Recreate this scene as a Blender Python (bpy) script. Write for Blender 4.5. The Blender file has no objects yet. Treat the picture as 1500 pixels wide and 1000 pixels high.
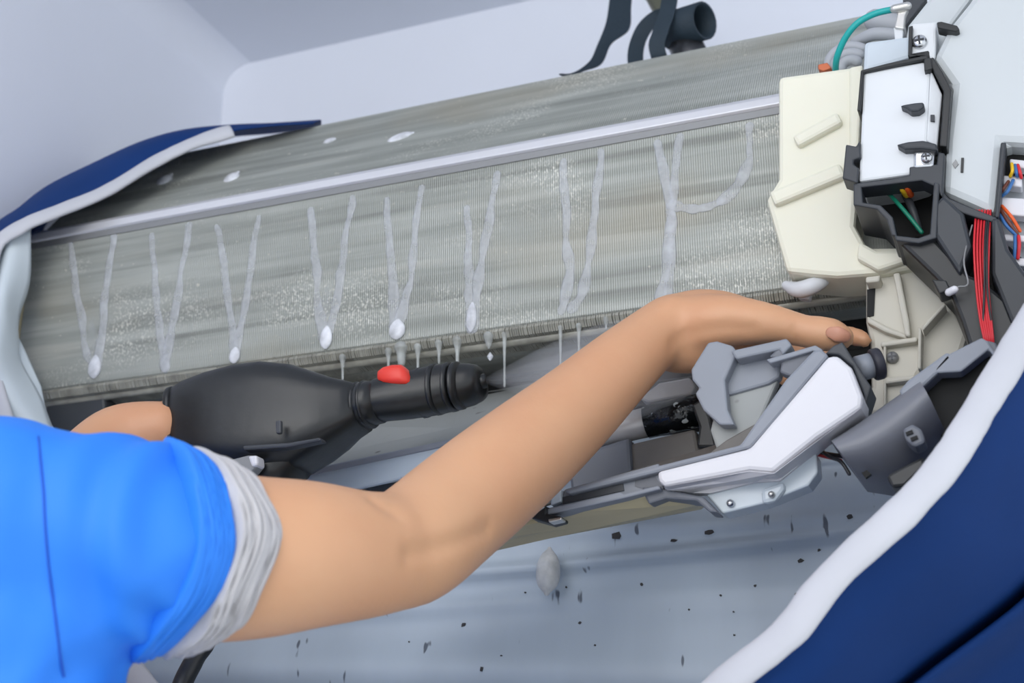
import bpy, bmesh, math, random
from mathutils import Vector, Matrix, noise
random.seed(7)
S = bpy.context.scene
COL = S.collection

# ------------------------------------------------------------------ camera
F = 2000.0
PITCH = math.atan(721 / F)
YAW = math.atan(math.hypot(F, 721) / 5428)
CAM = Vector((0.0, -1.25, 1.35))
FW = Vector((-math.sin(YAW) * math.cos(PITCH), math.cos(YAW) * math.cos(PITCH), math.sin(PITCH)))
RT = Vector((math.cos(YAW), math.sin(YAW), 0))
UP = RT.cross(FW)
cam_data = bpy.data.cameras.new('camera')
cam_data.sensor_width = 36.0
cam_data.lens = 36.0 * F / 1500.0
cam_data.clip_start = 0.02
cam_data.dof.use_dof = True
cam_data.dof.focus_distance = 1.04
cam_data.dof.aperture_fstop = 8.0
cam = bpy.data.objects.new('camera', cam_data)
cam.location = CAM
cam.rotation_euler = (math.radians(90) + PITCH, 0, YAW)
COL.objects.link(cam)
S.camera = cam

# ------------------------------------------------------------------ light
world = bpy.data.worlds.new('world')
S.world = world
world.use_nodes = True
bg = world.node_tree.nodes['Background']
bg.inputs[0].default_value = (0.88, 0.94, 1.0, 1)
bg.inputs[1].default_value = 1.3


def area(name, loc, target, size, power, color):
    l = bpy.data.lights.new(name, 'AREA')
    l.shape = 'RECTANGLE'
    l.size, l.size_y = size
    l.energy = power
    l.color = color
    o = bpy.data.objects.new(name, l)
    o.location = loc
    o.rotation_euler = (Vector(target) - Vector(loc)).to_track_quat('-Z', 'Y').to_euler()
    COL.objects.link(o)
    return o


area('window_daylight', (-0.45, -2.85, 2.3), (-0.4, 0, 1.9), (1.8, 1.2), 27, (1.0, 0.98, 0.96))
area('overhead_fill', (-0.35, -1.35, 2.38), (-0.4, -0.75, 1.6), (0.9, 0.6), 5, (1.0, 0.97, 0.93))  # unseen fill added overhead to brighten the sloping coil top
S.cycles.volume_bounces = 4
S.view_settings.view_transform = 'Standard'
S.view_settings.look = 'None'
S.view_settings.gamma = 1.0
S.view_settings.use_curve_mapping = False
S.view_settings.exposure = 0.0


# ------------------------------------------------------------------ helpers
def at(px, py, Y):
    """point of the plane Y that lies on the sight line through a pixel of the photograph"""
    d = FW * F + RT * (px - 750) + UP * (500 - py)
    return CAM + d * ((Y - CAM.y) / d.y)


def depth(p):
    return (p - CAM).dot(FW)


def lin(c):
    c = c / 255.0
    return c / 12.92 if c <= 0.04045 else ((c + 0.055) / 1.055) ** 2.4


def rgb(r, g, b):
    return (lin(r), lin(g), lin(b), 1)


def mat(name, c, rough=0.5, metal=0.0, noise_amt=0.0, noise_scale=30.0, stretch=(1, 1, 1), c2=None,
        bump=0.0, bump_scale=60.0, trans=0.0, alpha=1.0, sss=0.0, specks=None, coat=0.0):
    m = bpy.data.materials.new(name)
    m.use_nodes = True
    nt = m.node_tree
    b = nt.nodes['Principled BSDF']
    b.inputs['Base Color'].default_value = c
    b.inputs['Roughness'].default_value = rough
    b.inputs['Metallic'].default_value = metal
    b.inputs['Transmission Weight'].default_value = trans
    b.inputs['Alpha'].default_value = alpha
    b.inputs['Coat Weight'].default_value = coat
    if sss:
        b.inputs['Subsurface Weight'].default_value = sss
        b.inputs['Subsurface Radius'].default_value = (0.012, 0.005, 0.003)
        b.inputs['Subsurface Scale'].default_value = 0.6
    tc = nt.nodes.new('ShaderNodeTexCoord')
    mp = nt.nodes.new('ShaderNodeMapping')
    mp.inputs['Scale'].default_value = stretch
    nt.links.new(tc.outputs['Object'], mp.inputs[0])
    last = None
    if noise_amt or c2:
        n = nt.nodes.new('ShaderNodeTexNoise')
        n.inputs['Scale'].default_value = noise_scale
        n.inputs['Detail'].default_value = 5
        nt.links.new(mp.outputs[0], n.inputs['Vector'])
        r = nt.nodes.new('ShaderNodeValToRGB')
        r.color_ramp.elements[0].position = 0.35
        r.color_ramp.elements[1].position = 0.68
        k = 1 - noise_amt
        r.color_ramp.elements[0].color = c2 if c2 else (c[0] * k, c[1] * k, c[2] * k, 1)
        r.color_ramp.elements[1].color = c
        nt.links.new(n.outputs['Fac'], r.inputs[0])
        last = r.outputs[0]
    if specks:
        # specks = (colour, scale, stretch, threshold)
        sc_, ss_, st_, th_ = specks
        mp2 = nt.nodes.new('ShaderNodeMapping')
        mp2.inputs['Scale'].default_value = st_
        nt.links.new(tc.outputs['Object'], mp2.inputs[0])
        n2 = nt.nodes.new('ShaderNodeTexNoise')
        n2.inputs['Scale'].default_value = ss_
        n2.inputs['Detail'].default_value = 2
        nt.links.new(mp2.outputs[0], n2.inputs['Vector'])
        r2 = nt.nodes.new('ShaderNodeValToRGB')
        r2.color_ramp.elements[0].position = th_
        r2.color_ramp.elements[1].position = th_ + 0.035
        r2.color_ramp.elements[0].color = (0, 0, 0, 1)
        r2.color_ramp.elements[1].color = (1, 1, 1, 1)
        nt.links.new(n2.outputs['Fac'], r2.inputs[0])
        mx = nt.nodes.new('ShaderNodeMix')
        mx.data_type = 'RGBA'
        nt.links.new(r2.outputs[0], mx.inputs[0])
        if last:
            nt.links.new(last, mx.inputs[6])
        else:
            mx.inputs[6].default_value = c
        mx.inputs[7].default_value = sc_
        last = mx.outputs[2]
    if last:
        nt.links.new(last, b.inputs['Base Color'])
    if bump:
        n3 = nt.nodes.new('ShaderNodeTexNoise')
        n3.inputs['Scale'].default_value = bump_scale
        n3.inputs['Detail'].default_value = 4
        nt.links.new(mp.outputs[0], n3.inputs['Vector'])
        bp = nt.nodes.new('ShaderNodeBump')
        bp.inputs['Strength'].default_value = bump
        bp.inputs['Distance'].default_value = 0.004
        nt.links.new(n3.outputs['Fac'], bp.inputs['Height'])
        nt.links.new(bp.outputs[0], b.inputs['Normal'])
    return m


def link(name, me, m, parent=None, smooth=False, label=None):
    o = bpy.data.objects.new(name, me)
    COL.objects.link(o)
    if m:
        me.materials.append(m)
    if smooth:
        me.polygons.foreach_set('use_smooth', [True] * len(me.polygons))
    if parent:
        o.parent = parent
        o.matrix_parent_inverse = Matrix.Translation(-wloc(parent))
    if label:
        o['label'] = label
    return o


def wloc(o):
    return LOCS.get(o.name, Vector((0, 0, 0)))


LOCS = {}


def bm_obj(name, bm, m, parent=None, smooth=False, label=None, recalc=True):
    if recalc:
        bmesh.ops.recalc_face_normals(bm, faces=bm.faces)
    me = bpy.data.meshes.new(name)
    bm.to_mesh(me)
    bm.free()
    return link(name, me, m, parent, smooth, label)


def bevel(o, w, seg=2, angle=35):
    md = o.modifiers.new('bevel', 'BEVEL')
    md.width = w
    md.segments = seg
    md.limit_method = 'ANGLE'
    md.angle_limit = math.radians(angle)
    md.harden_normals = False
    return o


def thing(name, label, cat, loc, group=None):
    o = bpy.data.objects.new(name, None)
    o.empty_display_size = 0.02
    o.location = loc
    COL.objects.link(o)
    LOCS[o.name] = Vector(loc)
    o['label'] = label
    o['category'] = cat
    if group:
        o['group'] = group
    return o


def tag(o, label, cat, group=None):
    o['label'] = label
    o['category'] = cat
    if group:
        o['group'] = group
    return o


def structure(o):
    o['kind'] = 'structure'
    return o


def stuff(o):
    o['kind'] = 'stuff'
    return o


def add_prism(bm, pts, ext):
    ext = Vector(ext)
    a = [bm.verts.new(p) for p in pts]
    b = [bm.verts.new(p + ext) for p in pts]
    n = len(pts)
    bm.faces.new(a)
    bm.faces.new(b[::-1])
    for i in range(n):
        bm.faces.new((a[i], b[i], b[(i + 1) % n], a[(i + 1) % n]))


def slab(name, pts, Y, d, m, parent=None, bev=0.0015, label=None, ext=None):
    """a solid plate: outline of (x, y[, Y]) pixels on the plane Y, thickness d away from the room"""
    P = [at(p[0], p[1], p[2] if len(p) > 2 else Y) for p in pts]
    bm = bmesh.new()
    add_prism(bm, P, ext if ext else (0, d, 0))
    o = bm_obj(name, bm, m, parent, False, label)
    if bev:
        bevel(o, bev)
    return o


def add_box(bm, lo, hi):
    x0, y0, z0 = lo
    x1, y1, z1 = hi
    add_prism(bm, [Vector((x0, y0, z0)), Vector((x1, y0, z0)), Vector((x1, y0, z1)), Vector((x0, y0, z1))], (0, y1 - y0, 0))


def box(name, lo, hi, m, parent=None, bev=0.0, label=None):
    bm = bmesh.new()
    add_box(bm, lo, hi)
    o = bm_obj(name, bm, m, parent, False, label)
    if bev:
        bevel(o, bev)
    return o


def spline(pts, n):
    """Catmull-Rom through pts (Vectors of any size), n samples per span"""
    out = []
    L = len(pts)
    for i in range(L - 1):
        p0, p1, p2, p3 = pts[max(i - 1, 0)], pts[i], pts[i + 1], pts[min(i + 2, L - 1)]
        for k in range(n):
            t = k / n
            out.append(0.5 * ((2 * p1) + (p2 - p0) * t + (2 * p0 - 5 * p1 + 4 * p2 - p3) * t * t + (3 * p1 - p0 - 3 * p2 + p3) * t ** 3))
    out.append(pts[-1].copy())
    return out


def add_tube(bm, pts, radii, seg=10, n=5, round_ends=True, flat=None):
    """tube through pts with a radius per point; flat=(vector, factor) squashes it along a direction"""
    P4 = [Vector((p.x, p.y, p.z, r)) for p, r in zip(pts, radii)]
    R = spline(P4, n) if n > 1 else P4
    C = [Vector(r[:3]) for r in R]
    rad = [max(r[3], 1e-5) for r in R]
    if round_ends:
        t0 = (C[0] - C[1]).normalized()
        t1 = (C[-1] - C[-2]).normalized()
        a, b, ra, rb = C[0], C[-1], rad[0], rad[-1]
        C = [a + t0 * ra * s for s in (0.97, 0.8, 0.45)] + C + [b + t1 * rb * s for s in (0.45, 0.8, 0.97)]
        rad = [ra * s for s in (0.24, 0.6, 0.89)] + rad + [rb * s for s in (0.89, 0.6, 0.24)]
    rings = []
    up = None
    for i, c in enumerate(C):
        t = (C[min(i + 1, len(C) - 1)] - C[max(i - 1, 0)]).normalized()
        if up is None:
            up = t.orthogonal().normalized()
        up = (up - t * up.dot(t)).normalized()
        sd = t.cross(up)
        ring = []
        for k in range(seg):
            an = 2 * math.pi * k / seg
            off = (up * math.cos(an) + sd * math.sin(an)) * rad[i]
            if flat:
                off -= flat[0] * off.dot(flat[0]) * (1 - flat[1])
            ring.append(bm.verts.new(c + off))
        rings.append(ring)
    for a, b in zip(rings, rings[1:]):
        for k in range(seg):
            bm.faces.new((a[k], a[(k + 1) % seg], b[(k + 1) % seg], b[k]))
    bm.faces.new(rings[0][::-1])
    bm.faces.new(rings[-1])
    return rings


def tube(name, pts, r, m, parent=None, seg=10, n=5, label=None, round_ends=True):
    bm = bmesh.new()
    rr = r if isinstance(r, (list, tuple)) else [r] * len(pts)
    add_tube(bm, pts, rr, seg, n, round_ends)
    return bm_obj(name, bm, m, parent, True, label)


def loft_px(bm, stations, Y0, Y1, seg=20, p=2.6):
    """body of superellipse sections; stations = (x, top, bottom, half depth); depth plane runs Y0..Y1"""
    x0, x1 = stations[0][0], stations[-1][0]
    rings = []
    for st in stations:
        x, t, b, hd = st[:4]
        xb = st[4] if len(st) > 4 else x
        Y = Y0 + (Y1 - Y0) * (x - x0) / (x1 - x0)
        A, B = at(x, t, Y), at(xb, b, Y)
        c = (A + B) / 2
        u = (A - B) / 2
        v = Vector((0, hd, 0))
        ring = []
        for k in range(seg):
            an = 2 * math.pi * k / seg
            cs, sn = math.cos(an), math.sin(an)
            e = 2 / p
            ring.append(bm.verts.new(c + u * math.copysign(abs(cs) ** e, cs) + v * math.copysign(abs(sn) ** e, sn)))
        rings.append(ring)
    for a, b in zip(rings, rings[1:]):
        for k in range(seg):
            bm.faces.new((a[k], a[(k + 1) % seg], b[(k + 1) % seg], b[k]))
    bm.faces.new(rings[0][::-1])
    bm.faces.new(rings[-1])


def grid(name, rows, m, parent=None, nu=6, nv=6, thick=0.0, fn=None, label=None):
    """smooth cloth through rows of control points (each row the same length)"""
    fine = [spline(r, nu) for r in rows]
    cols = [spline([r[i] for r in fine], nv) for i in range(len(fine[0]))]
    nU, nV = len(cols), len(cols[0])
    vs = []
    for i in range(nU):
        for j in range(nV):
            p = cols[i][j]
            if fn:
                p = fn(p, i / (nU - 1), j / (nV - 1))
            p = Vector((max(p.x, -1.04), p.y, p.z))
            vs.append(p)
    fs = [(i * nV + j, (i + 1) * nV + j, (i + 1) * nV + j + 1, i * nV + j + 1) for i in range(nU - 1) for j in range(nV - 1)]
    me = bpy.data.meshes.new(name)
    me.from_pydata(vs, [], fs)
    o = link(name, me, m, parent, True, label)
    if thick:
        md = o.modifiers.new('solid', 'SOLIDIFY')
        md.thickness = thick
        md.offset = 0
    return o


def ribbon(name, pts, wid, th, m, parent=None, n=6, label=None):
    """flat band through pts; wid = one width vector or one per point; th = thickness vector"""
    W = wid if isinstance(wid, list) else [wid] * len(pts)
    C = spline(pts, n)
    W = spline(W, n)
    bm = bmesh.new()
    rings = []
    for i, c in enumerate(C):
        t = (C[min(i + 1, len(C) - 1)] - C[max(i - 1, 0)]).normalized()
        w = W[i]
        nn = t.cross(w).normalized() * th
        rings.append([bm.verts.new(c + w / 2 + nn), bm.verts.new(c - w / 2 + nn), bm.verts.new(c - w / 2 - nn), bm.verts.new(c + w / 2 - nn)])
    for a, b in zip(rings, rings[1:]):
        for k in range(4):
            bm.faces.new((a[k], a[(k + 1) % 4], b[(k + 1) % 4], b[k]))
    bm.faces.new(rings[0][::-1])
    bm.faces.new(rings[-1])
    return bm_obj(name, bm, m, parent, False, label)


def screw(px, py, Y, r_px, m, parent, name='screw', cross=True, label=None):
    """pan-head screw with a cross recess, facing the room"""
    c = at(px, py, Y)
    r = r_px * depth(c) / F
    bm = bmesh.new()
    prof = [(r, 0.004), (r, 0.0), (r * 0.92, -0.0014), (r * 0.6, -0.0026), (r * 0.15, -0.003)]
    rings = []
    for pr, dy in prof:
        rings.append([bm.verts.new(c + Vector((math.cos(a) * pr, dy, math.sin(a) * pr))) for a in [2 * math.pi * k / 16 for k in range(16)]])
    for a, b in zip(rings, rings[1:]):
        for k in range(16):
            bm.faces.new((a[k], a[(k + 1) % 16], b[(k + 1) % 16], b[k]))
    bm.faces.new(rings[-1])
    bm.faces.new(rings[0][::-1])
    o = bm_obj(name, bm, m, parent, True, label)
    if cross:
        bm = bmesh.new()
        w = r * 0.14
        a = r * 0.62
        y0, y1 = c.y - 0.0034, c.y - 0.0024
        add_box(bm, (c.x - a, y0, c.z - w), (c.x + a, y1, c.z + w))
        add_box(bm, (c.x - w, y0 - 0.0001, c.z - a), (c.x + w, y1, c.z + a))
        bm_obj(name + '_recess' if False else 'cross_recess', bm, M['dark_metal'], None).parent = o
    return o


# ------------------------------------------------------------------ materials
M = {}
M['wall'] = mat('wall_paint', rgb(238, 241, 250), 0.7, noise_amt=0.03, noise_scale=3)
M['ceiling'] = mat('ceiling_paint', rgb(226, 230, 240), 0.8, noise_amt=0.03, noise_scale=2)
M['floor'] = mat('floor_tile', rgb(215, 212, 208), 0.4, noise_amt=0.1, noise_scale=5)
M['fin'] = mat('fin_aluminium', rgb(184, 187, 181), 0.5, 0.1, c2=rgb(154, 157, 151), noise_scale=3.2, stretch=(1.4, 9, 26),
               specks=(rgb(205, 203, 192), 150, (1, 1, 1.3), 0.70))
def crust(m):
    # mineral crust and grease: bright fine grains gathered in patches, long dark smears
    nt = m.node_tree
    b = nt.nodes['Principled BSDF']
    src = b.inputs['Base Color'].links[0].from_socket
    tc = nt.nodes.new('ShaderNodeTexCoord')

    def nz(scale, st, lo, hi, det=3):
        mp = nt.nodes.new('ShaderNodeMapping')
        mp.inputs['Scale'].default_value = st
        n = nt.nodes.new('ShaderNodeTexNoise')
        n.inputs['Scale'].default_value = scale
        n.inputs['Detail'].default_value = det
        r = nt.nodes.new('ShaderNodeMapRange')
        r.inputs[1].default_value = lo
        r.inputs[2].default_value = hi
        nt.links.new(tc.outputs['Object'], mp.inputs[0])
        nt.links.new(mp.outputs[0], n.inputs['Vector'])
        nt.links.new(n.outputs['Fac'], r.inputs[0])
        return r.outputs[0]

    def mul(a, c):
        q = nt.nodes.new('ShaderNodeMath')
        q.operation = 'MULTIPLY'
        nt.links.new(a, q.inputs[0])
        if isinstance(c, float):
            q.inputs[1].default_value = c
        else:
            nt.links.new(c, q.inputs[1])
        return q.outputs[0]

    def mix(f, a, c):
        q = nt.nodes.new('ShaderNodeMix')
        q.data_type = 'RGBA'
        nt.links.new(f, q.inputs[0])
        nt.links.new(a, q.inputs[6])
        q.inputs[7].default_value = c
        return q.outputs[2]

    smear = mul(nz(5, (0.5, 6, 14), 0.56, 0.66), 0.42)
    c1 = mix(smear, src, rgb(112, 114, 108))
    pale = mul(nz(6, (0.8, 6, 9), 0.58, 0.72), 0.45)
    c1 = mix(pale, c1, rgb(206, 205, 196))
    patch = nz(7.5, (1, 1, 2.2), 0.53, 0.68)
    grain = nz(360, (1.5, 1, 1), 0.52, 0.62)
    c2 = mix(mul(mul(patch, grain), 0.85), c1, rgb(230, 229, 220))
    tint = mul(nz(4.5, (1, 1, 1.6), 0.56, 0.72), 0.4)
    c3 = mix(tint, c2, rgb(168, 158, 136))
    nt.links.new(c3, b.inputs['Base Color'])


crust(M['fin'])
M['fin_dark'] = mat('wet_fin_edge', rgb(178, 176, 164), 0.35, 0.1, noise_amt=0.4, noise_scale=60)
M['alu'] = mat('bright_aluminium_strip', rgb(222, 222, 226), 0.38, 0.35, noise_amt=0.08, noise_scale=8, stretch=(1, 10, 10))
M['alu_grey'] = mat('grey_aluminium', rgb(140, 141, 142), 0.45, 0.3)
M['black'] = mat('black_plastic', rgb(36, 38, 40), 0.42, noise_amt=0.25, noise_scale=18)
M['gun'] = mat('gun_plastic', rgb(36, 38, 40), 0.34, noise_amt=0.45, noise_scale=7, bump=0.06, bump_scale=90)
M['cavity'] = mat('cavity_shade_black', rgb(9, 10, 11), 0.7)  # near-black puts deep shade into the openings; black blower parts too
M['dark_metal'] = mat('dark_metal', rgb(60, 62, 66), 0.4, 0.6)
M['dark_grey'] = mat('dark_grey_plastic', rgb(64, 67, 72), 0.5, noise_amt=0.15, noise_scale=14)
M['duct'] = mat('charcoal_plastic', rgb(52, 56, 62), 0.45, noise_amt=0.2, noise_scale=12)
M['grey'] = mat('grey_plastic', rgb(142, 147, 157), 0.45, noise_amt=0.12, noise_scale=10)
M['grey_dark'] = mat('mid_grey_plastic', rgb(110, 114, 123), 0.45, noise_amt=0.15, noise_scale=10)
M['housing'] = mat('warm_grey_plastic', rgb(122, 124, 132), 0.42, noise_amt=0.12, noise_scale=12)
M['grey_dirty'] = mat('dusty_grey_plastic', rgb(158, 161, 160), 0.5, noise_amt=0.12, noise_scale=7, specks=(rgb(70, 66, 60), 34, (1, 1, 1), 0.70))
M['taupe'] = mat('taupe_dirty_plastic', rgb(112, 108, 104), 0.5, noise_amt=0.3, noise_scale=22)
M['khaki'] = mat('yellowed_plastic', rgb(204, 192, 156), 0.5, noise_amt=0.12, noise_scale=9, stretch=(1, 6, 6))
M['white'] = mat('white_plastic', rgb(220, 219, 224), 0.4, noise_amt=0.03, noise_scale=12)
M['clear'] = mat('translucent_plastic', rgb(206, 216, 224), 0.25, noise_amt=0.08, noise_scale=14)
M['cream'] = mat('cream_plastic', rgb(236, 233, 214), 0.5, noise_amt=0.05, noise_scale=7, sss=0.05)
M['cream_grey'] = mat('old_cream_plastic', rgb(205, 201, 188), 0.5, noise_amt=0.12, noise_scale=9)
M['painted'] = mat('painted_steel', rgb(202, 207, 209), 0.4, 0.0, noise_amt=0.03, noise_scale=6)
M['cover'] = mat('white_painted_cover', rgb(222, 225, 228), 0.42, noise_amt=0.04, noise_scale=9, stretch=(1, 1, 3))
M['chrome'] = mat('bright_screw_metal', rgb(205, 207, 210), 0.25, 0.9)
M['tin'] = mat('tinned_terminal', rgb(215, 213, 208), 0.28, 0.8)
M['copper'] = mat('copper', rgb(196, 110, 76), 0.4, 0.5)
M['pipe'] = mat('grey_foam_tube', rgb(176, 179, 184), 0.55)
M['pipe_white'] = mat('white_hose', rgb(222, 224, 228), 0.45, noise_amt=0.1, noise_scale=30)
for k, c in dict(teal=(24, 168, 165), green=(20, 120, 95), red=(212, 44, 54), yellow=(236, 190, 40), orange=(232, 96, 38), blue=(60, 110, 170), brown=(110, 60, 45), wblack=(32, 32, 36)).items():
    M[k] = mat('wire_' + k, rgb(*c), 0.4)
M['red_plastic'] = mat('red_switch_plastic', rgb(232, 62, 48), 0.4, noise_amt=0.08, noise_scale=40)
M['rubber'] = mat('dark_rubber', rgb(44, 44, 54), 0.5)
M['wet_tape'] = mat('wet_black_tape', rgb(20, 23, 26), 0.15, bump=0.6, bump_scale=90, specks=(rgb(200, 205, 205), 120, (1, 1, 1), 0.62))  # pale specks paint in the glints on the wet surface
M['steel'] = mat('grey_metal_shaft', rgb(214, 211, 210), 0.35, 0.2, noise_amt=0.15, noise_scale=30)
M['navy'] = mat('navy_waterproof_cloth', rgb(17, 54, 112), 0.7, noise_amt=0.12, noise_scale=9, bump=0.05, bump_scale=700)
M['navy'].node_tree.nodes['Principled BSDF'].inputs['Specular IOR Level'].default_value = 0.15
M['hem'] = mat('white_band_cloth', rgb(202, 203, 209), 0.6, noise_amt=0.07, noise_scale=12, bump=0.1, bump_scale=45)
M['liner'] = mat('grey_blue_liner', rgb(188, 201, 214), 0.5, noise_amt=0.14, noise_scale=5, stretch=(2.2, 1, 0.8),
                 specks=(rgb(96, 104, 116), 42, (2.2, 1, 0.6), 0.70), bump=0.1, bump_scale=20)
M['flap'] = mat('pale_liner_cloth', rgb(214, 224, 230), 0.5, noise_amt=0.05, noise_scale=8)
M['dirt'] = mat('dirt', rgb(52, 50, 52), 0.6)
M['strap'] = mat('dark_teal_webbing', rgb(34, 50, 62), 0.7, bump=0.2, bump_scale=300)
M['pole'] = mat('olive_metal', rgb(112, 112, 92), 0.35, 0.5, noise_amt=0.2, noise_scale=20)
M['skin'] = mat('skin', rgb(218, 169, 130), 0.46, c2=rgb(208, 153, 116), noise_scale=7, sss=0.1, bump=0.04, bump_scale=260)
M['nail'] = mat('nail', rgb(200, 142, 116), 0.35, sss=0.1)
M['hair'] = mat('black_hair', rgb(28, 24, 22), 0.6)
M['shirt'] = mat('blue_shirt_cloth', rgb(38, 131, 240), 0.62, noise_amt=0.06, noise_scale=6, bump=0.03, bump_scale=500)
M['seam'] = mat('blue_seam_thread', rgb(22, 84, 190), 0.7)
M['cuff'] = mat('grey_jersey', rgb(196, 194, 196), 0.75, noise_amt=0.08, noise_scale=30, bump=0.1, bump_scale=300)
M['trousers'] = mat('dark_trousers', rgb(48, 52, 66), 0.8)
M['shoe'] = mat('shoe_leather', rgb(40, 38, 38), 0.5)


def foam_mat(name, alpha, c=(226, 230, 236)):
    m = bpy.data.materials.new(name)
    m.use_nodes = True
    nt = m.node_tree
    b = nt.nodes['Principled BSDF']
    b.inputs['Base Color'].default_value = rgb(*c)
    b.inputs['Roughness'].default_value = 0.3
    tc = nt.nodes.new('ShaderNodeTexCoord')
    n = nt.nodes.new('ShaderNodeTexNoise')
    n.inputs['Scale'].default_value = 70
    n.inputs['Detail'].default_value = 4
    nt.links.new(tc.outputs['Object'], n.inputs['Vector'])
    r = nt.nodes.new('ShaderNodeMapRange')
    r.inputs[1].default_value = 0.3
    r.inputs[2].default_value = 0.7
    r.inputs[3].default_value = alpha * 0.6
    r.inputs[4].default_value = min(1, alpha * 1.3)
    nt.links.new(n.outputs['Fac'], r.inputs[0])
    nt.links.new(r.outputs[0], b.inputs['Alpha'])
    return m


M['foam'] = foam_mat('foam_film', 0.36, (222, 225, 230))
M['foam_haze'] = foam_mat('thin_foam_haze', 0.14, (220, 223, 226))
M['foam_thick'] = foam_mat('foam_blob', 0.8, (240, 242, 248))
M['drop'] = foam_mat('pale_drop', 0.72, (232, 232, 230))
M['water'] = foam_mat('milky_water', 0.5, (206, 210, 208))

# ------------------------------------------------------------------ room shell
WALL_Y, LEFT_X, CEIL_Z = 0.25, -1.047, 2.424
structure(box('wall_back', (LEFT_X - 0.1, WALL_Y, 0), (1.9, WALL_Y + 0.1, CEIL_Z), M['wall']))
structure(box('wall_left', (LEFT_X - 0.1, -2.9, 0), (LEFT_X, WALL_Y, CEIL_Z), M['wall']))
structure(box('ceiling', (LEFT_X - 0.1, -2.9, CEIL_Z), (1.9, WALL_Y + 0.1, CEIL_Z + 0.1), M['ceiling']))
structure(box('floor', (LEFT_X - 0.1, -2.9, -0.1), (1.9, WALL_Y + 0.1, 0.0), M['floor']))

bm = bmesh.new()
R_ = 0.045
cv = [Vector((LEFT_X + R_ - R_ * math.cos(a), 0, CEIL_Z - R_ + R_ * math.sin(a))) for a in [math.pi / 2 * q / 16 for q in range(17)]] + [Vector((LEFT_X - 0.01, 0, CEIL_Z + 0.01))]
add_prism(bm, [Vector((p.x, -2.9, p.z)) for p in cv], (0, 2.9 + WALL_Y, 0))
o = structure(bm_obj('added_cove_1', bm, M['wall'], None, True))  # added cove, rounds the edge to soften its step in shading
o.data.set_sharp_from_angle(angle=math.radians(40))
# ------------------------------------------------------------------ air conditioner
AC = thing('air_conditioner', 'opened wall air conditioner with bare grey finned coil and exposed wiring box', 'air conditioner', (-0.45, 0.0, 1.6))
X0, X1 = -0.957, 0.02
RZ = at(600, 258, -0.2).z          # fold of the coil
BZ = at(600, 496, -0.2).z          # lower edge of the front face
TZ = at(800, 117, -0.09).z         # upper rear edge
YF = -0.2
prof = [Vector((0, -0.09, TZ)), Vector((0, YF, RZ)), Vector((0, YF, BZ)), Vector((0, YF + 0.006, BZ - 0.006)), Vector((0, YF + 0.03, BZ - 0.010))]
core_prof = prof + [Vector((0, -0.10, BZ - 0.01)), Vector((0, -0.12, RZ - 0.03)), Vector((0, -0.04, TZ - 0.01))]
bm = bmesh.new()
add_prism(bm, [Vector((X0, p.y, p.z)) for p in core_prof], (X1 - X0, 0, 0))
bm_obj('coil_core', bm, M['fin'], AC)
# the fins: a thin plate every 2.1 mm that follows the folded profile
bm = bmesh.new()
pitch = 0.0021
front = [(0.0, TZ, 0.0007, -0.09), (0, 0, 0, 0)]
nf = int((X1 - X0) / pitch)
n_top = Vector((0, -(TZ - RZ), 0.11)).normalized()
for i in range(nf):
    x = X0 + i * pitch
    h = 0.0008 + 0.0002 * noise.noise(Vector((x * 40, 3, 1)))
    outer = [prof[0] + n_top * h * 0.35, prof[1] + Vector((0, -h, h * 0.3)), prof[2] + Vector((0, -h, -h * .3)), prof[3] + Vector((0, -h * 0.7, -h * 0.7)), prof[4] + Vector((0, 0, -h))]
    a = [bm.verts.new((x, p.y, p.z)) for p in outer]
    b = [bm.verts.new((x + 0.00135, p.y, p.z)) for p in outer]
    ai = [bm.verts.new((x, p.y, p.z)) for p in prof]
    bi = [bm.verts.new((x + 0.00135, p.y, p.z)) for p in prof]
    for k in range(4):
        bm.faces.new((a[k], b[k], b[k + 1], a[k + 1]))
        bm.faces.new((a[k], a[k + 1], ai[k + 1], ai[k]))
        bm.faces.new((b[k + 1], b[k], bi[k], bi[k + 1]))
stuff(bm_obj('cooling_fins', bm, M['fin'], AC))
# wet dark lower rim with small ridges
bm = bmesh.new()
for i in range(nf):
    x = X0 + i * pitch + random.uniform(-.0003, .0003)
    z1 = BZ - 0.002
    add_prism(bm, [Vector((x, YF - 0.0002, z1)), Vector((x, YF + 0.0045, z1 - 0.006)), Vector((x, YF + 0.03, z1 - 0.009)), Vector((x, YF + 0.03, z1 - 0.013)), Vector((x, YF + 0.002, z1 - 0.0085)), Vector((x, YF - 0.0018, z1 - 0.003))], (0.0017, 0, 0))
stuff(bm_obj('lower_fin_rim', bm, M['fin_dark'], AC))
tube('lower_rim_pipe', [Vector((X0, YF + 0.012, BZ - 0.0115)), Vector((X1, YF + 0.012, BZ - 0.0115))], 0.0045, M['fin_dark'], AC, n=1)
# pale strip on the fold: highlight painted into the upper flange, grey below
bm = bmesh.new()
add_prism(bm, [Vector((X0, YF + 0.002, RZ + 0.016)), Vector((X0, YF - 0.0035, RZ + 0.0105)), Vector((X0, YF - 0.0045, RZ + 0.003)), Vector((X0, YF - 0.002, RZ + 0.001)), Vector((X0, YF + 0.004, RZ + 0.004))], (X1 - X0, 0, 0))
bevel(bm_obj('fold_strip', bm, M['alu'], AC, label='bright aluminium strip along the fold of the coil'), 0.0006)
box('strip_lower_flange', (X0, YF - 0.002, RZ - 0.0055), (X1, YF + 0.002, RZ + 0.001), M['alu_grey'], AC)
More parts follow.
